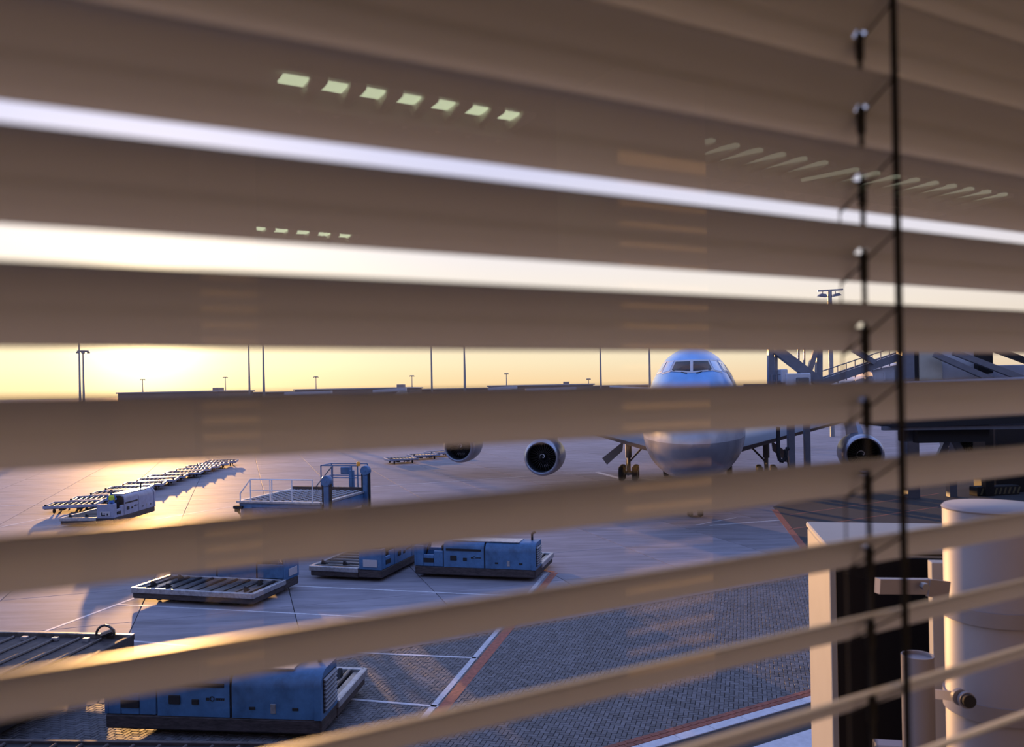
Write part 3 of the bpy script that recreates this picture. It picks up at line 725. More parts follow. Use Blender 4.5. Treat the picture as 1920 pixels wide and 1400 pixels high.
# ================================================================== PALLET TRANSPORTERS
def transporter(label,body='blue',loc=(0,0,0),rz=0,engine_top=1.55):
    r=root('pallet_transporter',label,'pallet transporter',loc,rz,'pallet transporters on the apron')
    MB().box(-1.2,1.02,-2.6,2.6,.14,.40,.03).build('chassis','skirt',r)
    MB().box(1.02,2.1,-2.6,2.6,.16,.50,.04).build('skirt','skirt',r)
    for (x0,x1,y0,y1) in ((-1.25,1.04,-2.66,-2.5),(-1.25,1.04,2.5,2.66),(-1.28,-1.14,-2.6,2.6),(.92,1.04,-2.5,2.5)):
        MB().box(x0,x1,y0,y1,.36,.56,.02).build('edge_rail','rail',r)
    for k in range(9):
        y=-2.2+k*.55
        MB().tube((-1.1,y,.49),(.9,y,.49),.065,10).build('roller','roller',r)
        MB().box(-1.12,.9,y+.12,y+.43,.42,.50,.015).build('deck_plate','deck',r)
    for k,(x,y) in enumerate([(-.8,-2.1),(.2,-2.05),(-.6,2.1),(.5,1.7),(-.9,1.2)]):
        MB().prism([(-.16,0),(.16,0),(-.12,.2)],-.05,.05).build('guide_stop','dark',r).location=(x,y,.52)
    for x in (-.8,.5):
        for y in (-1.7,-1.0,1.0,1.7):
            w_=MB().lathe([(0,-.1),(.12,-.1),(.19,-.08),(.21,0),(.19,.08),(.12,.1),(0,.1)],14,'x').build('wheel','rubber',r); w_.location=(x,y,.21)
    # cab: end panel, side panel with opening, seat, wheel
    cab=MB(); cab.box(1.08,2.1,-2.62,-2.5,.5,1.35,.02).box(2.0,2.1,-2.5,-2.05,.5,1.35,.02).box(2.0,2.1,-2.05,-1.62,.5,.85,.02).box(2.0,2.1,-1.62,-1.36,.5,1.2,.02).box(1.08,2.02,-2.5,-1.36,.45,.6).build('cab','x') if False else None
    cab=MB().box(1.08,2.1,-2.62,-2.5,.5,1.35,.02).box(2.0,2.1,-2.52,-2.2,.5,1.35,.02).box(2.0,2.1,-2.2,-1.75,.5,.98,.02).box(2.0,2.1,-1.75,-1.34,.5,1.15,.02).box(1.08,2.02,-2.5,-1.36,.45,.58,.01).box(1.08,1.14,-2.5,-1.36,.5,1.1,.01)
    cab=cab.build('cab',body,r)
    MB().box(2.09,2.125,-2.2,-1.75,.66,.84,.01).build('vent_panel','dark',cab)
    MB().box(1.3,1.85,-1.85,-1.4,.58,.98,.04).box(1.3,1.85,-1.5,-1.38,.95,1.35,.04).build('seat','dark',r)
    MB().tube((1.55,-2.35,.6),(1.55,-2.2,1.2),.03,6).build('steering_column','dark',r)
    pts=[(1.55+.18*math.cos(a),-2.15+.06*math.sin(a),1.22+.16*math.sin(a)) for a in [2*math.pi*i/12 for i in range(13)]]
    sw=MB(); [sw.tube(a,b,.015,5) for a,b in zip(pts[:-1],pts[1:])]; sw.build('steering_wheel','dark',r)
    pl=MB().box(1.28,1.92,-2.65,-2.62,.62,.92,.01).build('number_plate','plate',cab)
    ms=MB(); ms.box(1.38,1.43,-2.665,-2.65,.66,.86).box(1.43,1.62,-2.665,-2.65,.66,.72).box(1.52,1.62,-2.665,-2.65,.76,.80).box(1.72,1.80,-2.665,-2.65,.68,.80)
    ms.build('plate_mark','dark',pl)
    # engine housing with rounded outer top edge
    def sec(x0,x1,top,rr,n=6):
        p=[(x0,.5),(x0,top)]; 
        for i in range(n+1):
            a=math.pi/2-math.pi/2*i/n; p.append((x1-rr+rr*math.cos(a),top-rr+rr*math.sin(a)))
        p.append((x1,.5)); return p
    T=engine_top
    h1=MB().prism(sec(1.08,2.1,T-.02,.22),-1.3,.44).build('engine_housing',body,r)
    h2=MB().prism(sec(1.08,2.1,T,.38),.50,2.45).build('engine_housing',body,r)
    MB().prism(sec(1.10,2.07,T-.05,.3),.44,.50).prism(sec(1.10,2.07,T-.05,.3),-1.34,-1.3).build('housing_seam','dark',r)
    MB().prism(sec(1.06,2.13,T+.02,.38),2.45,2.62).build('radiator_frame',body,r)
    for k in range(8):
        z=.68+k*.095
        MB().add([(1.2,2.62,z),(1.98,2.62,z+.0),(1.98,2.68,z-.03),(1.2,2.68,z-.03),(1.2,2.62,z+.04),(1.98,2.62,z+.04),(1.98,2.69,z),(1.2,2.69,z)],[(0,1,2,3),(7,6,5,4),(0,4,5,1),(1,5,6,2),(2,6,7,3),(3,7,4,0)]).build('louvre','steel',r)
    MB().box(1.18,2.0,2.61,2.63,.62,1.40).build('radiator_grille','dark',r)
    MB().box(2.095,2.12,-1.2,.32,1.18,1.27,.005).build('strip_recess','dark',h1)
    MB().box(2.095,2.13,-1.02,-.74,.78,.98,.01).build('exhaust_opening','dark',h1)
    MB().box(2.095,2.13,-.46,-.30,.78,.90,.01).build('socket_opening','dark',h1)
    lg=MB().box(2.1,2.108,-.12,-.04,.88,.94)
    for i in range(12):
        a=2*math.pi*i/12; b=2*math.pi*(i+1)/12; lg.tube((2.105,.03+.05*math.cos(a),.92+.05*math.sin(a)),(2.105,.03+.05*math.cos(b),.92+.05*math.sin(b)),.012,4)
    for k in range(5): lg.box(2.1,2.108,.11+k*.045,.14+k*.045,.885,.935)
    lg.box(2.1,2.108,.11,.33,.925,.937)
    lg.build('maker_mark','dark',h1)
    for y in (.98,2.0): MB().box(2.095,2.12,y-.07,y+.07,.70,.76,.005).build('latch','dark',h2)
    MB().box(2.095,2.115,1.42,1.54,.62,.84,.005).build('door_handle','rail',h2)
    MB().box(1.1,1.9,-1.0,1.9,T-.02,T+.03,.01).build('top_cover','rail',r)
    MB().tube((1.3,2.3,T),(1.3,2.3,T+.3),.05,8).tube((1.3,2.3,T+.3),(1.3,2.45,T+.36),.05,8).build('exhaust_pipe','dark',r)
    return r
def place_by(px,py,local,rz,z=0.0):     # ground location so that a local point sits on the pixel
    p=G(px,py,z); l=Matrix.Rotation(rz,3,'Z')@Vector((local[0],local[1],0)); return (p.x-l.x,p.y-l.y,0)
rzE=math.radians(-90-7)
tA=transporter('blue pallet transporter closest to the window, louvred end and roller deck behind it','blue',place_by(603,1392,(2.1,2.6),rzE),rzE)
CHT=tree(tA)
rzD=math.radians(-90-15)
dup(tA,CHT,place_by(1004,1092,(2.1,2.6),rzD),rzD,'blue pallet transporter seen side-on at the corner of the red and white lines')
rzC=math.radians(-17)
dup(tA,CHT,place_by(716,1092,(2.1,-2.6),rzC),rzC,'blue pallet transporter seen end-on, number plate under its cab')
rzB=math.radians(75)
dup(tA,CHT,place_by(472,1113,(-1.28,-2.6),rzB,.56),rzB,'dark empty roller-deck transporter with its deck edge glinting in the sun')
rzA=math.radians(-3)
tw=transporter('grey-white pallet transporter with a driver in a hi-vis vest',"whitebody",place_by(213,987,(2.1,-2.6),rzA),rzA,1.75)
# the dark loader deck at the lower left
rz6=math.radians(-8)
r6=root('cargo_platform','dark low cargo platform with sunlit roller edge, cut off by the lower left frame','cargo platform',place_by(250,1262,(2.2,3.0),rz6),rz6)
MB().box(-9,2.2,-3.0,3.0,.75,1.0,.03).build('deck','skirt',r6)
MB().box(-9,2.25,2.9,3.05,.95,1.12,.02).build('edge_rail','deck',r6)
MB().box(-9,2.25,-3.05,-2.9,.95,1.12,.02).build('edge_rail','roller',r6)
MB().box(2.1,2.25,-3.0,3.0,.6,1.1,.02).build('edge_rail','skirt',r6)
for k in range(16):
    MB().tube((-8.8+.68*k,-2.7,1.02),(-8.8+.68*k,2.75,1.02),.05,8).build('roller','roller',r6)
for k in range(10): MB().box(-.09,.09,-.06,.06,0,.1,.01).build('roller_stop','rail',r6).location=(-7.5+.95*k,2.6,1.0)
MB().box(-8.7,1.9,-2.6,2.6,.2,.75,.03).build('undercarriage','dark',r6)
for x in (-7.5,-2,1.2):
    for y in (-2.2,2.2): MB().lathe([(0,-.15),(.22,-.15),(.3,0),(.22,.15),(0,.15)],16,'x').build('wheel','rubber',r6).location=(x,y,.3)
hk=MB(); pts=[(1.5+.28*math.cos(a),2.8,1.12+.28*math.sin(a)) for a in [math.pi*i/10 for i in range(11)]]
[hk.tube(a,b,.035,6) for a,b in zip(pts[:-1],pts[1:])]; hk.tube((1.4,2.8,1.12),(1.75,2.8,1.25),.08,8).build('lashing_hook','roller',r6)

# black low platform right under the window
p_=G(-120,1384,.8)
r7=root('low_flatbed_dolly','black low flatbed in deep shade along the bottom edge of the view','dolly',(p_.x,p_.y-1.4,0),math.radians(-4))
MB().box(0,8.2,-1.4,1.4,.55,.74,.03).build('deck','dark',r7)
MB().box(0,8.2,1.32,1.42,.7,.8,.01).build('edge_rail','skirt',r7)
for k in range(14): MB().tube((.4+.55*k,-1.3,.76),(.4+.55*k,1.25,.76),.04,8).build('roller','skirt',r7)
MB().box(.3,7.9,-1.2,1.2,.25,.55,.03).build('chassis','dark',r7)
for x in (1.2,7.0):
    for y in (-1.0,1.0): MB().lathe([(0,-.12),(.2,-.12),(.27,0),(.2,.12),(0,.12)],16,'x').build('wheel','rubber',r7).location=(x,y,.27)

# driver
drv_l=Matrix.Rotation(rzA,3,'Z')@Vector((1.55,-1.78,0)); tl=Vector(tw.location)
drv=root('driver','person in yellow hi-vis vest and blue clothes sitting at the transporter wheel','person',(tl.x+drv_l.x,tl.y+drv_l.y,1.27),rzA+.5)
def skin_body(name,joints,edges,material,parent,lev=2):
    me=bpy.data.meshes.new(name); me.from_pydata([j[0] for j in joints],edges,[]); o=bpy.data.objects.new(name,me); C.objects.link(o); o.parent=parent
    md=o.modifiers.new('skin','SKIN'); md.use_smooth_shade=True
    for i,j in enumerate(joints):
        sv=me.skin_vertices[0].data[i]; rr=j[1]; sv.radius=(rr,rr) if isinstance(rr,(int,float)) else rr; sv.use_root=(i==0)
    sb=o.modifiers.new('sub','SUBSURF'); sb.levels=lev; sb.render_levels=lev; me.materials.append(Mt[material]); return o
J=[((0,0,.06),(.16,.12)),((0,.0,.22),(.14,.10)),((0,0,.42),(.17,.11)),((0,0,.52),(.10,.08)),((0,-.01,.58),(.055,.055)),((0,-.02,.68),(.085,.10)),((0,-.02,.78),(.085,.10)),((0,-.02,.84),(.05,.06)),
   ((.19,0,.47),.06),((.26,-.10,.25),.045),((.17,-.34,.28),.035),((-.19,0,.47),.06),((-.26,-.10,.25),.045),((-.17,-.34,.28),.035),
   ((.10,-.20,.08),.085),((.12,-.46,.08),.065),((.12,-.50,-.32),.045),((.12,-.62,-.36),.04),((-.10,-.20,.08),.085),((-.12,-.46,.08),.065),((-.12,-.50,-.32),.045),((-.12,-.62,-.36),.04)]
E=[(0,1),(1,2),(2,3),(3,4),(4,5),(5,6),(6,7),(2,8),(8,9),(9,10),(2,11),(11,12),(12,13),(0,14),(14,15),(15,16),(16,17),(0,18),(18,19),(19,20),(20,21)]
bd=skin_body('body',J,E,'cloth',drv)
hd=MB(); hd.lathe([(0,-.125),(.05,-.115),(.075,-.07),(.088,0),(.085,.05),(.06,.1),(0,.125)],16).tube((0,-.085,.01),(0,-.115,-.02),.014,6).tube((.085,0,0),(.097,.0,0),.025,6).tube((-.085,0,0),(-.097,0,0),.025,6)
hd=hd.build('face','skin',drv); hd.location=(0,-.025,.735)
for sg in (-1,1): MB().lathe([(0,-.008),(.012,0),(0,.008)],8,'y').build('eye','white',hd).location=(sg*.032,-.084,.02)
MB().tube((-.025,-.083,-.05),(.025,-.083,-.05),.007,5).build('mouth','hair',hd)
MB().lathe([(.094,-.03),(.096,.03),(.07,.11),(0,.138)],16).build('hair','hair',drv).location=(0,-.0,.745)
vst=MB().lathe([(.175,.12),(.185,.25),(.20,.42),(.13,.53),(.09,.54)],16).build('vest','vest',drv); vst.scale=(1,.72,1)
for sg in (-1,1):
    hb=Vector((sg*.17,-.34,.28)); hn=MB().box(-.04,.04,-.09,.02,-.015,.015,.01)
    hn=hn.build('hand','skin',drv); hn.location=hb
    for k,(x,l) in enumerate(((-.03,.06),(-.01,.07),(.01,.065),(.03,.05))): MB().tube((x,-.08,0),(x,-.09-l*.5,-.01),.009,6).tube((x,-.09-l*.5,-.01),(x,-.08-l*.5,-.045),.008,6).build('finger','skin',hn)
    MB().tube((-sg*.04,-.02,0),(-sg*.065,-.06,-.02),.011,6).build('thumb','skin',hn)

# ================================================================== CARGO LOADER
rzL=math.radians(-16)
fl=G(448,938,2.6)
ld=root('cargo_loader','tall blue cargo loader with raised roller platform, railings and round-capped posts','cargo loader',(fl.x,fl.y,0),rzL)
Wd,Dp=4.5,5.0
MB().box(0,Wd,0,Dp,2.25,2.5,.03).build('platform','blue',ld)
MB().box(.25,Wd-.2,-.02,.25,1.75,2.25,.02).build('front_girder','blueworn',ld)
MB().box(Wd-.25,Wd+.02,.1,Dp,1.85,2.45,.02).build('side_girder','blue',ld)
MB().prism([(0.1,2.3),(.75,2.3),(.75,1.75),(.45,1.75),(.2,1.45),(.1,1.45)],-.02,.1).build('corner_bracket','blue',ld)
MB().box(-.1,Wd,-.1,.12,2.48,2.6,.02).build('edge_rail','rail',ld); MB().box(-.1,.1,0,Dp,2.5,2.6,.02).build('edge_rail','rail',ld); MB().box(0,Wd,Dp-.1,Dp+.1,2.5,2.72,.02).build('edge_rail','skirt',ld); MB().box(Wd-.12,Wd+.08,0,Dp,2.46,2.58,.02).build('edge_rail','rail',ld)
first=None
for i in range(10):
    for j in range(12):
        if first is None: first=MB().lathe([(.0,-.12),(.05,-.12),(.07,0),(.05,.12),(0,.12)],10,'x').build('caster_roller','galv',ld); o=first
        else: o=bpy.data.objects.new('caster_roller',first.data); C.objects.link(o); o.parent=ld
        o.location=(.35+i*.41,.45+j*.41,2.55)
MB().box(.15,Wd-.2,.2,Dp-.2,2.5,2.52).build('deck_plate','deck',ld)
# rails on the near side
xs=[.66,1.75,1.85,2.95,4.05]
for x in xs: MB().tube((x,.0,2.55),(x,.0,3.65),.03,6).build('rail_post','white',ld)
MB().tube((.66,0,3.65),(4.1,0,3.65),.03,6).build('top_rail','white',ld); MB().tube((.66,0,3.12),(4.1,0,3.12),.02,6).build('mid_rail','white',ld)
MB().tube((.08,0,2.95),(.66,0,3.65),.03,6).tube((.08,0,2.55),(.08,0,2.95),.03,6).build('sloped_rail','white',ld)
# posts with round caps
for (x,y,zt,k) in ((Wd+.25,.15,3.8,0),(Wd+.12,Dp-.4,3.85,1)):
    ps=MB().box(x-.13,x+.13,y-.12,y+.12,.4,zt-.3,.02).build('lift_post','blue',ld)
    MB().box(x-.24,x-.17,y-.06,y+.06,.4,zt-.25).box(x+.17,x+.24,y-.06,y+.06,.4,zt-.25).build('lift_chain','dark',ps)
    MB().lathe([(0,-.16),(.24,-.16),(.27,-.1),(.27,.1),(.24,.16),(0,.16)],24,'y').lathe([(0,-.18),(.07,-.18),(.07,-.15)],12,'y').build('chain_wheel_cover','blue',ps).location=(x,y,zt-.2)
# operator cage at the far side
cx0,cx1,cy0,cy1=1.7,3.9,Dp+.1,Dp+1.3
MB().box(cx0,cx1,cy0,cy1,2.45,2.6,.02).build('cage_floor','blue',ld)
for x in (cx0,cx0+.7,cx1-.35,cx1): MB().tube((x,cy0,2.6),(x,cy0,3.85),.035,6).build('cage_post','blue',ld)
for x in (cx0,cx1): MB().tube((x,cy1,2.6),(x,cy1,3.85),.035,6).build('cage_post','blue',ld)
for z in (3.2,3.85): MB().tube((cx0,cy0,z),(cx1,cy0,z),.03,6).tube((cx0,cy1,z),(cx1,cy1,z),.03,6).tube((cx0,cy0,z),(cx0,cy1,z),.03,6).build('cage_rail','blue',ld)
MB().tube((cx0-.45,cy0,2.55),(cx0+.7,cy0,3.85),.035,6).build('cage_brace','galv',ld)
MB().box(cx1-.55,cx1-.3,cy0,cy0+.25,2.6,3.6,.03).build('control_pedestal','blue',ld)
MB().box(cx0+1.0,cx0+1.5,cy0+.3,cy0+.7,3.35,3.75,.04).build('control_console','blue',ld)
MB().lathe([(0,0),(.1,0),(.11,.15),(.07,.22),(0,.24)],14).build('beacon','orange',ld).location=(cx1+.05,cy0,3.85)
# scissor legs and chassis
MB().box(.3,Wd-.2,.2,Dp+1.2,.35,.95,.05).build('chassis','blue',ld)
for x in (.5,Wd-.5):
    MB().beam((x,.5,1.0),(x,Dp-.5,2.25),.15,.22).build('scissor_arm','steel',ld); MB().beam((x+.2,.5,2.25),(x+.2,Dp-.5,1.0),.15,.22).build('scissor_arm','steel',ld)
for x in (.2,Wd-.1):
    for y in (.8,Dp): MB().lathe([(0,-.15),(.25,-.15),(.42,-.1),(.45,0),(.42,.1),(.25,.15),(0,.15)],18,'x').build('wheel','rubber',ld).location=(x,y,.45)
MB().box(-.25,.25,-.15,.35,2.2,2.35,.02).box(-.2,.0,-.1,.1,2.05,2.2,.02).tube((-.1,.0,2.1),(.2,.1,1.7),.05,6).build('coupling_bracket','dark',ld)

# ================================================================== ROLLER DOLLIES
ORD=['first','second','third','fourth','fifth','sixth','seventh','eighth','ninth','tenth','eleventh','twelfth','thirteenth','fourteenth']
def dolly(label,loc,rz,group):
    r=root('roller_dolly',label,'dolly',loc,rz,group)
    for (x0,x1,y0,y1) in ((-1.6,1.6,-1.25,-1.13),(-1.6,1.6,1.13,1.25),(-1.62,-1.5,-1.2,1.2),(1.5,1.62,-1.2,1.2)):
        MB().box(x0,x1,y0,y1,.38,.58,.015).build('edge_rail','whitebody',r)
    MB().box(-1.55,1.55,-1.15,1.15,.34,.42).build('deck_tray','skirt',r)
    for k in range(9): MB().tube((-1.4+k*.35,-1.1,.50),(-1.4+k*.35,1.1,.50),.045,8).build('roller','roller',r)
    for x in (-1.0,1.0):
        for y in (-.9,.9): MB().lathe([(0,-.07),(.12,-.07),(.18,0),(.12,.07),(0,.07)],12,'x').build('wheel','rubber',r).location=(x,y,.18)
    MB().box(-.7,-.4,-1.0,1.0,.2,.34,.01).box(.4,.7,-1.0,1.0,.2,.34,.01).build('axle_beam','skirt',r)
    MB().beam((0,-1.1,.3),(0,-1.35,.25),.08,.06).build('drawbar','skirt',r)
    for x in (-1.45,1.45): MB().box(x-.06,x+.06,-1.25,-1.1,.56,.68,.01).build('lock_stop','dark',r)
    return r
g1='roller dollies in the long row behind the white transporter'
P0=G(139,958); P1=G(412,873); nD=12
d0=dolly('first roller dolly from the near end of the long row',P0,math.radians(14),g1); CHD=tree(d0)
for k in range(1,nD):
    t=k/(nD-1); p=P0.lerp(P1,t)
    dup(d0,CHD,(p.x+random.uniform(-.3,.3),p.y,0),math.radians(14+random.uniform(-3,3)),ORD[k]+' roller dolly from the near end of the long row',g1)
g2='roller dollies in the short row'
for k,(x,y,lab) in enumerate([(752,868,'closest to the loader'),(794,860.5,'in the middle of its three'),(825,855,'closest to the airliner engine')]):
    p=G(x,y); dup(d0,CHD,(p.x,p.y,0),math.radians(24),'roller dolly of the short row, '+lab,g2)

# ================================================================== WHITE SHAFT AND PIPES BY THE FACADE
zf=7.0; fl=AT(1554,1025,zf); rzp=math.radians(-12)
sh=root('cladded_shaft','square white-clad shaft with black front, sunlit on one side','shaft',(fl.x,fl.y,0),rzp)
top=fl.z
MB().box(0.0,2.4,0,1.30,0,top-.06,.01).build('cladding','pier',sh)
MB().box(-.01,2.42,-.01,1.32,top-.05,top,.012).build('cap_sheet','pier',sh)
MB().box(.05,2.36,-.03,.02,.2,top-.075,.005).build('glass_front','blackglass',sh)
MB().box(0,.05,-.035,0,0,top-.06,.006).build('corner_trim','pier',sh)
pp=AT(1862,947,5.0)
pi=root('vent_pipe','wide white vertical pipe with flat cap and two clamp bands','pipe',(pp.x,pp.y,0))
tp=pp.z; RP=.275
MB().lathe([(0,0),(RP,0),(RP,tp-.012),(RP-.012,tp),(0,tp)],64).build('pipe_body','pipe',pi,sharp=50)
MB().lathe([(RP+.003,tp-.02),(RP+.006,tp-.012),(RP-.01,tp+.004),(0,tp+.004)],64).build('cap','pipe',pi,sharp=50)
z1=AT(1862,1142,5.0).z; z2=AT(1862,1313,5.0).z
for z_,hh,mm in ((z1,.085,'pipe'),(z2,.10,'pipe')):
    MB().lathe([(RP,z_-hh/2),(RP+.014,z_-hh/2),(RP+.014,z_+hh/2),(RP,z_+hh/2)],64).build('clamp_band',mm,pi,sharp=40)
a=AT(1645,1098,4.75); b=AT(1745,1099,4.82); c=AT(1778,1106,4.85)
MB().beam(a,b,.05,.085).build('bracket_arm','pipe',pi).location=-Vector((pp.x,pp.y,0))
MB().beam(b-Vector((.03,.03,0)),c,.02,.10).build('bracket_arm','pipe',pi).location=-Vector((pp.x,pp.y,0))
k_=AT(1735,1100,4.72); MB().lathe([(0,-.01),(.022,-.01),(.022,.03),(0,.03)],6,'y').build('bolt','galv',pi).location=k_-Vector((pp.x,pp.y,0))
for (x,y,dd,s_) in ((1799,1306,4.62,.045),(1812,1312,4.58,.045)):
    k_=AT(x,y,dd); MB().lathe([(0,-.012),(s_,-.012),(s_,.012),(0,.012)],20,'y').build('clamp_flange','pipe',pi).location=k_-Vector((pp.x,pp.y,0))
k_=AT(1815,1313,4.56); MB().lathe([(0,-.02),(.036,-.02),(.036,.01),(0,.01)],20,'y').build('clamp_bolt','dark',pi).location=k_-Vector((pp.x,pp.y,0))
MB().beam(AT(1750,1300,4.9),AT(1800,1306,4.66),.03,.05).build('bracket_arm','pipe',pi).location=-Vector((pp.x,pp.y,0))
ps_=AT(1720,1227,4.7)
sp=root('slim_pipe','slim white vertical pipe standing in front of the shaft','pipe',(ps_.x,ps_.y,0))
MB().lathe([(0,0),(.086,0),(.086,ps_.z),(.078,ps_.z),(.078,ps_.z-.02),(0,ps_.z-.02)],40).build('pipe_body','pipe',sp,sharp=40)
MB().lathe([(.086,1.2),(.095,1.2),(.095,1.28),(.086,1.28)],32).build('clamp_band','pipe',sp,sharp=40)
mm=AT(1757,1052,5.45)
mp=root('mounting_rail','grey upright mounting rail between the shaft and the wide pipe','rail',(mm.x,mm.y,0),rzp)
MB().box(-.045,.05,-.05,.05,0,mm.z,.004).build('channel','pier',mp); MB().box(.05,.12,.0,.03,0,mm.z,.003).build('back_flange','steel',mp)
q_=AT(1668,1392,5.5)
bk=root('wall_bracket_box','small pale junction box low in front of the black shaft face','box',(q_.x,q_.y,0),rzp)
MB().box(-.10,.12,-.06,.06,q_.z-.6,q_.z,.01).build('box_body','pipe',bk); MB().box(-.03,.03,-.03,.03,0,q_.z-.6).build('post','pipe',bk)

# ================================================================== BLIND
DI=.520; PITCH_B=.0737; K0,K1=-13,13; SL,SR=-1.45,3.3; s_c=.719
prof=[]
def slat_profile():
    segs=[(.0035,-12)]*2; pts=[(0.0,-.002),(0,0)]; x=0;y=0
    for l,a in [(.004,4),(.005,12)]+[(.0086,26+i*4.6) for i in range(7)]+[(.006,38)]:
        x+=l*math.cos(math.radians(a)); y-=l*math.sin(math.radians(a)); pts.append((x,y))
    return pts[1:]
SP_=slat_profile(); TH=.0011
print('slat dims',SP_[-1])
bl=root('venetian_blind','brown venetian blind of wide slats hanging outside the window on black cords','blind',(0,0,H),FAC)
def slat_mesh():
    top_=[(x,y) for x,y in SP_]; bot=[(x,y-TH) for x,y in SP_]
    n=len(SP_); ring=top_+bot[::-1]; m_=len(ring)
    ss_=[SL,s_c-.0115,s_c+.003,SR]; mb=MB()
    for s in ss_:
        for (x,y) in ring: mb.v.append((s,x,y))
    hole=(5,6)
    for a in range(3):
        for i in range(m_):
            j=(i+1)%m_
            if a==1:
                # leave the punched hole open
                if i in (5,) or i==(m_-2-5): continue
            mb.f.append((a*m_+i,a*m_+j,(a+1)*m_+j,(a+1)*m_+i))
    mb.f+=[tuple(range(m_)),tuple(range(3*m_,4*m_))]
    for a in (1,2):
        i0,i1=5,6; j0,j1=m_-1-5,m_-1-6
        mb.f.append((a*m_+i0,a*m_+i1,a*m_+j1,a*m_+j0))
    for i,j in ((5,m_-1-5),(6,m_-1-6)): mb.f.append((m_+i,2*m_+i,2*m_+j,m_+j))
    return mb
s0_=slat_mesh().build('slat','slat',bl,sharp=60); s0_.location=(0,DI,K0*PITCH_B+.0003)
for k in range(K0+1,K1+1):
    o=bpy.data.objects.new('slat',s0_.data); C.objects.link(o); o.parent=bl; o.location=(0,DI,k*PITCH_B+.0003)
    if k>=4: o.rotation_euler=(math.radians(-9),0,0)
hx=sum(SP_[5:7][i][0] for i in (0,1))/2
zb_,zt_=K0*PITCH_B-.05,K1*PITCH_B+.12
xo,yo=SP_[-1]
MB().tube((s_c,DI-.004,zb_),(s_c,DI-.004,zt_),.0034,8).build('ladder_cord','cord',bl)
MB().tube((s_c,DI+xo+.003,zb_),(s_c,DI+xo+.003,zt_),.0009,8).build('ladder_cord','cord',bl)
MB().box(s_c-.0028,s_c+.0028,DI+hx-.001,DI+hx+.001,zb_,zt_).build('lift_tape','cord',bl)
for k in range(K0,K1+1):
    z=k*PITCH_B
    MB().tube((s_c,DI-.004,z-.002),(s_c,DI+xo+.003,z+yo-.004),.0011,6).build('ladder_rung','cord',bl) if k==K0 else None
rg=[o for o in bpy.data.objects if o.name.startswith('ladder_rung')][0]
cl=MB().box(s_c-.0055,s_c+.0045,-.003,.003,-.030,-.002,.002).build('cord_clip','cord',bl); cl.location=(0,DI+hx,K0*PITCH_B+SP_[5][1]-.003)
for k in range(K0+1,K1+1):
    o=bpy.data.objects.new('ladder_rung',rg.data); C.objects.link(o); o.parent=bl; o.location=(0,0,(k-K0)*PITCH_B)
    o=bpy.data.objects.new('cord_clip',cl.data); C.objects.link(o); o.parent=bl; o.location=(0,DI+hx,k*PITCH_B+SP_[5][1]-.003)
MB().box(SL,SR,DI-.01,DI+.07,zt_,zt_+.06,.004).build('head_rail','slat',bl)
MB().box(SL,SR,DI-.0,DI+.05,zb_-.03,zb_,.004).build('bottom_rail','slat',bl)

# ================================================================== ROOM
NG=.400; FL=H-1.55; CE=H+1.15; WS0,WS1=-1.5,3.3; WZ0,WZ1=H-1.05,H+1.05; RS0,RS1=-2.6,5.6; RN=-7.0
def rbox(s0,s1,n0,n1,z0,z1,name,material,parent=None,ch=0,**p):
    mb=MB().box(s0,s1,n0,n1,z0,z1,ch); o=mb.build(name,material,parent,**p)
    if not parent: o.rotation_euler=(0,0,FAC)
    return o
rbox(RS0,RS1,RN,.40,FL-.3,FL,'floor','floorm',kind='structure')
rbox(RS0,RS1,RN,.46,CE,CE+.3,'ceiling','ceil',kind='structure')
rbox(RS0-.2,RS0,RN,.46,FL-.3,CE+.3,'wall_left','wall',kind='structure')
rbox(RS1,RS1+.2,RN,.46,FL-.3,CE+.3,'wall_right','wall',kind='structure')
rbox(RS0-.2,RS1+.2,RN-.2,RN,FL-.3,CE+.3,'wall_back','wall',kind='structure')
rbox(RS0,WS0,.36,.46,FL-.3,CE,'wall_front','wall',kind='structure'); rbox(WS1,RS1,.36,.46,FL-.3,CE,'wall_front','wall',kind='structure')
rbox(WS0,WS1,.36,.46,FL-.3,WZ0,'wall_front','wall',kind='structure'); rbox(WS0,WS1,.36,.46,WZ1,CE,'wall_front','wall',kind='structure')
rbox(-70,90,.30,.46,0,FL-.3,'wall_facade','facade',kind='structure')
rbox(-70,90,.30,.46,CE+.3,CE+7,'wall_facade','facade',kind='structure')
rbox(-70,RS0-.2,.30,.46,FL-.3,CE+.3,'wall_facade','facade',kind='structure'); rbox(RS1+.2,90,.30,.46,FL-.3,CE+.3,'wall_facade','facade',kind='structure')
wf=rbox(WS0,WS0+.05,.37,.44,WZ0,WZ1,'window_1','frame',kind='structure')
rbox(WS1-.05,WS1,.37,.44,WZ0,WZ1,'window_frame','frame',wf); rbox(WS0,WS1,.37,.44,WZ0,WZ0+.05,'window_frame','frame',wf); rbox(WS0,WS1,.37,.44,WZ1-.05,WZ1,'window_frame','frame',wf)
gp=MB().add([(WS0+.05,NG,WZ0+.05),(WS1-.05,NG,WZ0+.05),(WS1-.05,NG,WZ1-.05),(WS0+.05,NG,WZ1-.05)],[(0,1,2,3)]).build('glass_pane','glass',wf)
def mirror(px,py,z=None,dist=None):
    d=ray(px,py)
    t=(z-H)/d.z if z is not None else dist/d.length
    X=EYE+d*t; e=(X.dot(N)-NG); return X-N*2*e
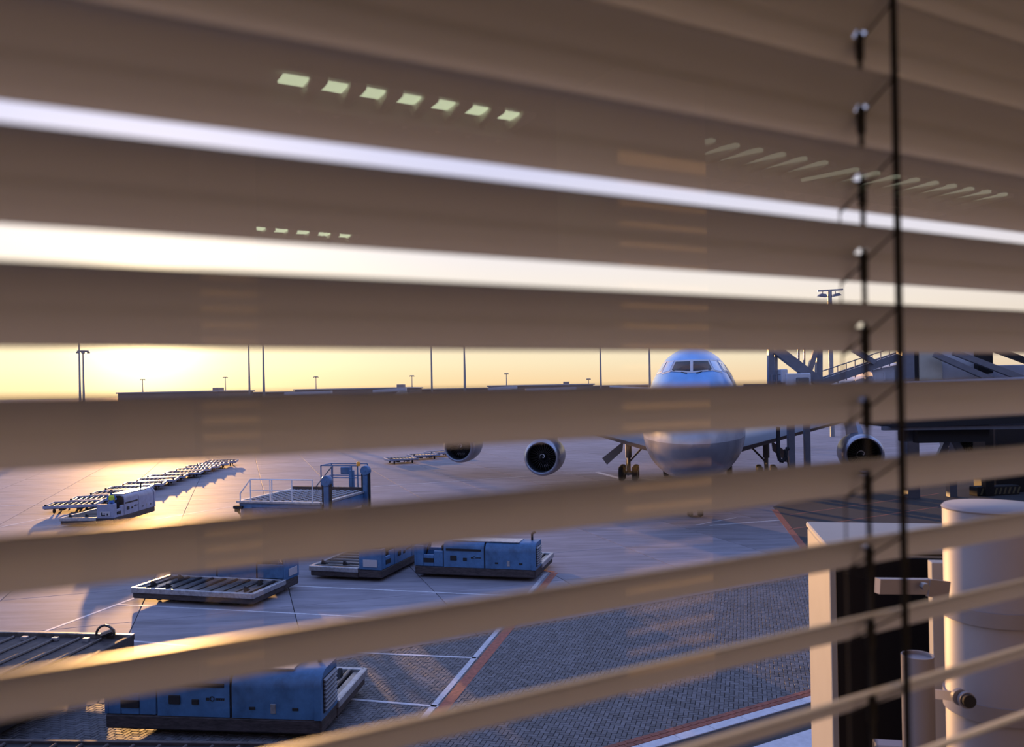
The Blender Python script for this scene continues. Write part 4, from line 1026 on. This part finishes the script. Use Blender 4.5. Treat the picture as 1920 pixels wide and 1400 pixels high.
# ceiling luminaires that the glass reflects
def luminaire(pa,pb,cells,zc,label,wd=.16,up=0.0,thin=False):
    A=mirror(*pa,z=zc); B=mirror(*pb,z=zc); d=B-A; L=d.length; an=math.atan2(d.y,d.x)
    r=root('ceiling_luminaire',label,'ceiling light',(A.x,A.y,zc),an,'louvred ceiling luminaires reflected in the glass')
    MB().box(-.05,L+.05,-wd/2-.03,-wd/2,-.07,.15).box(-.05,L+.05,wd/2,wd/2+.03,-.0,.15).box(-.05,L+.05,-wd/2,wd/2,.12,.15).build('housing','ceil',r)
    p=L/cells
    pn=(MB().add([(-p*.30,-wd*.5,-.012),(-p*.24,-wd*.5,-.012),(p*.30,wd*.5,-.012),(p*.16,wd*.5,-.012),(-p*.30,-wd*.5,.006),(-p*.24,-wd*.5,.006),(p*.30,wd*.5,.006),(p*.16,wd*.5,.006)],[(0,1,2,3),(7,6,5,4),(0,4,5,1),(1,5,6,2),(2,6,7,3),(3,7,4,0)]).build('lit_panel','lampdim',r) if thin else MB().box(-p*.34,p*.34,-wd*.22,wd*.30,-.004,.006,.002).build('lit_panel','lamp',r)); pn.location=(p*.5,0,-.004+up)
    bf=MB().add([(-.006,-wd*1.25,-.05),(.006,-wd*1.25,-.05),(.03,wd*.5,-.02),(-.03,wd*.5,-.02),(-.03,-wd*1.25,0),(.03,-wd*1.25,0),(.03,wd*.5,0),(-.03,wd*.5,0)],[(0,1,2,3),(7,6,5,4),(0,4,5,1),(1,5,6,2),(2,6,7,3),(3,7,4,0)]).build('baffle','baffle',r); bf.location=(p,0,-.0)
    for k in range(1,cells):
        o=bpy.data.objects.new('lit_panel',pn.data); C.objects.link(o); o.parent=r; o.location=(p*(k+.5),0,-.004+up)
        o=bpy.data.objects.new('baffle',bf.data); C.objects.link(o); o.parent=r; o.location=(p*(k+1),0,0)
    return r
zl=CE-.02
luminaire((1105,240),(1515,316),9,zl,'ceiling luminaire mirrored as faint slanted streaks above the airliner',wd=.30,thin=True)
luminaire((1535,322),(1850,372),9,zl,'ceiling luminaire mirrored as faint slanted streaks between the two cords and beyond',wd=.30,thin=True)
luminaire((372,419),(660,443),7,zl,'ceiling luminaire mirrored small and low, further back in the room',wd=.16,up=.0)
luminaire((512,144),(975,220),7,zl,'ceiling luminaire mirrored as a row of bright cells, nearest the camera')
#ROOMEND
for (px,py,dist,w_,nm) in ((1188,700,3.3,.42,'white square room column mirrored in front of the airliner nose'),(425,780,4.2,.26,'slim square room column mirrored near the dolly row')):
    X=mirror(px,py,dist=dist)
    r=root('room_column',nm,'column',(X.x,X.y,FL),FAC)
    MB().box(-w_/2,w_/2,-w_/2,w_/2,0,CE-FL,.01).build('shaft','colm',r); MB().box(-w_/2-.01,w_/2+.01,-w_/2-.01,w_/2+.01,0,.1,.004).build('base','frame',r)
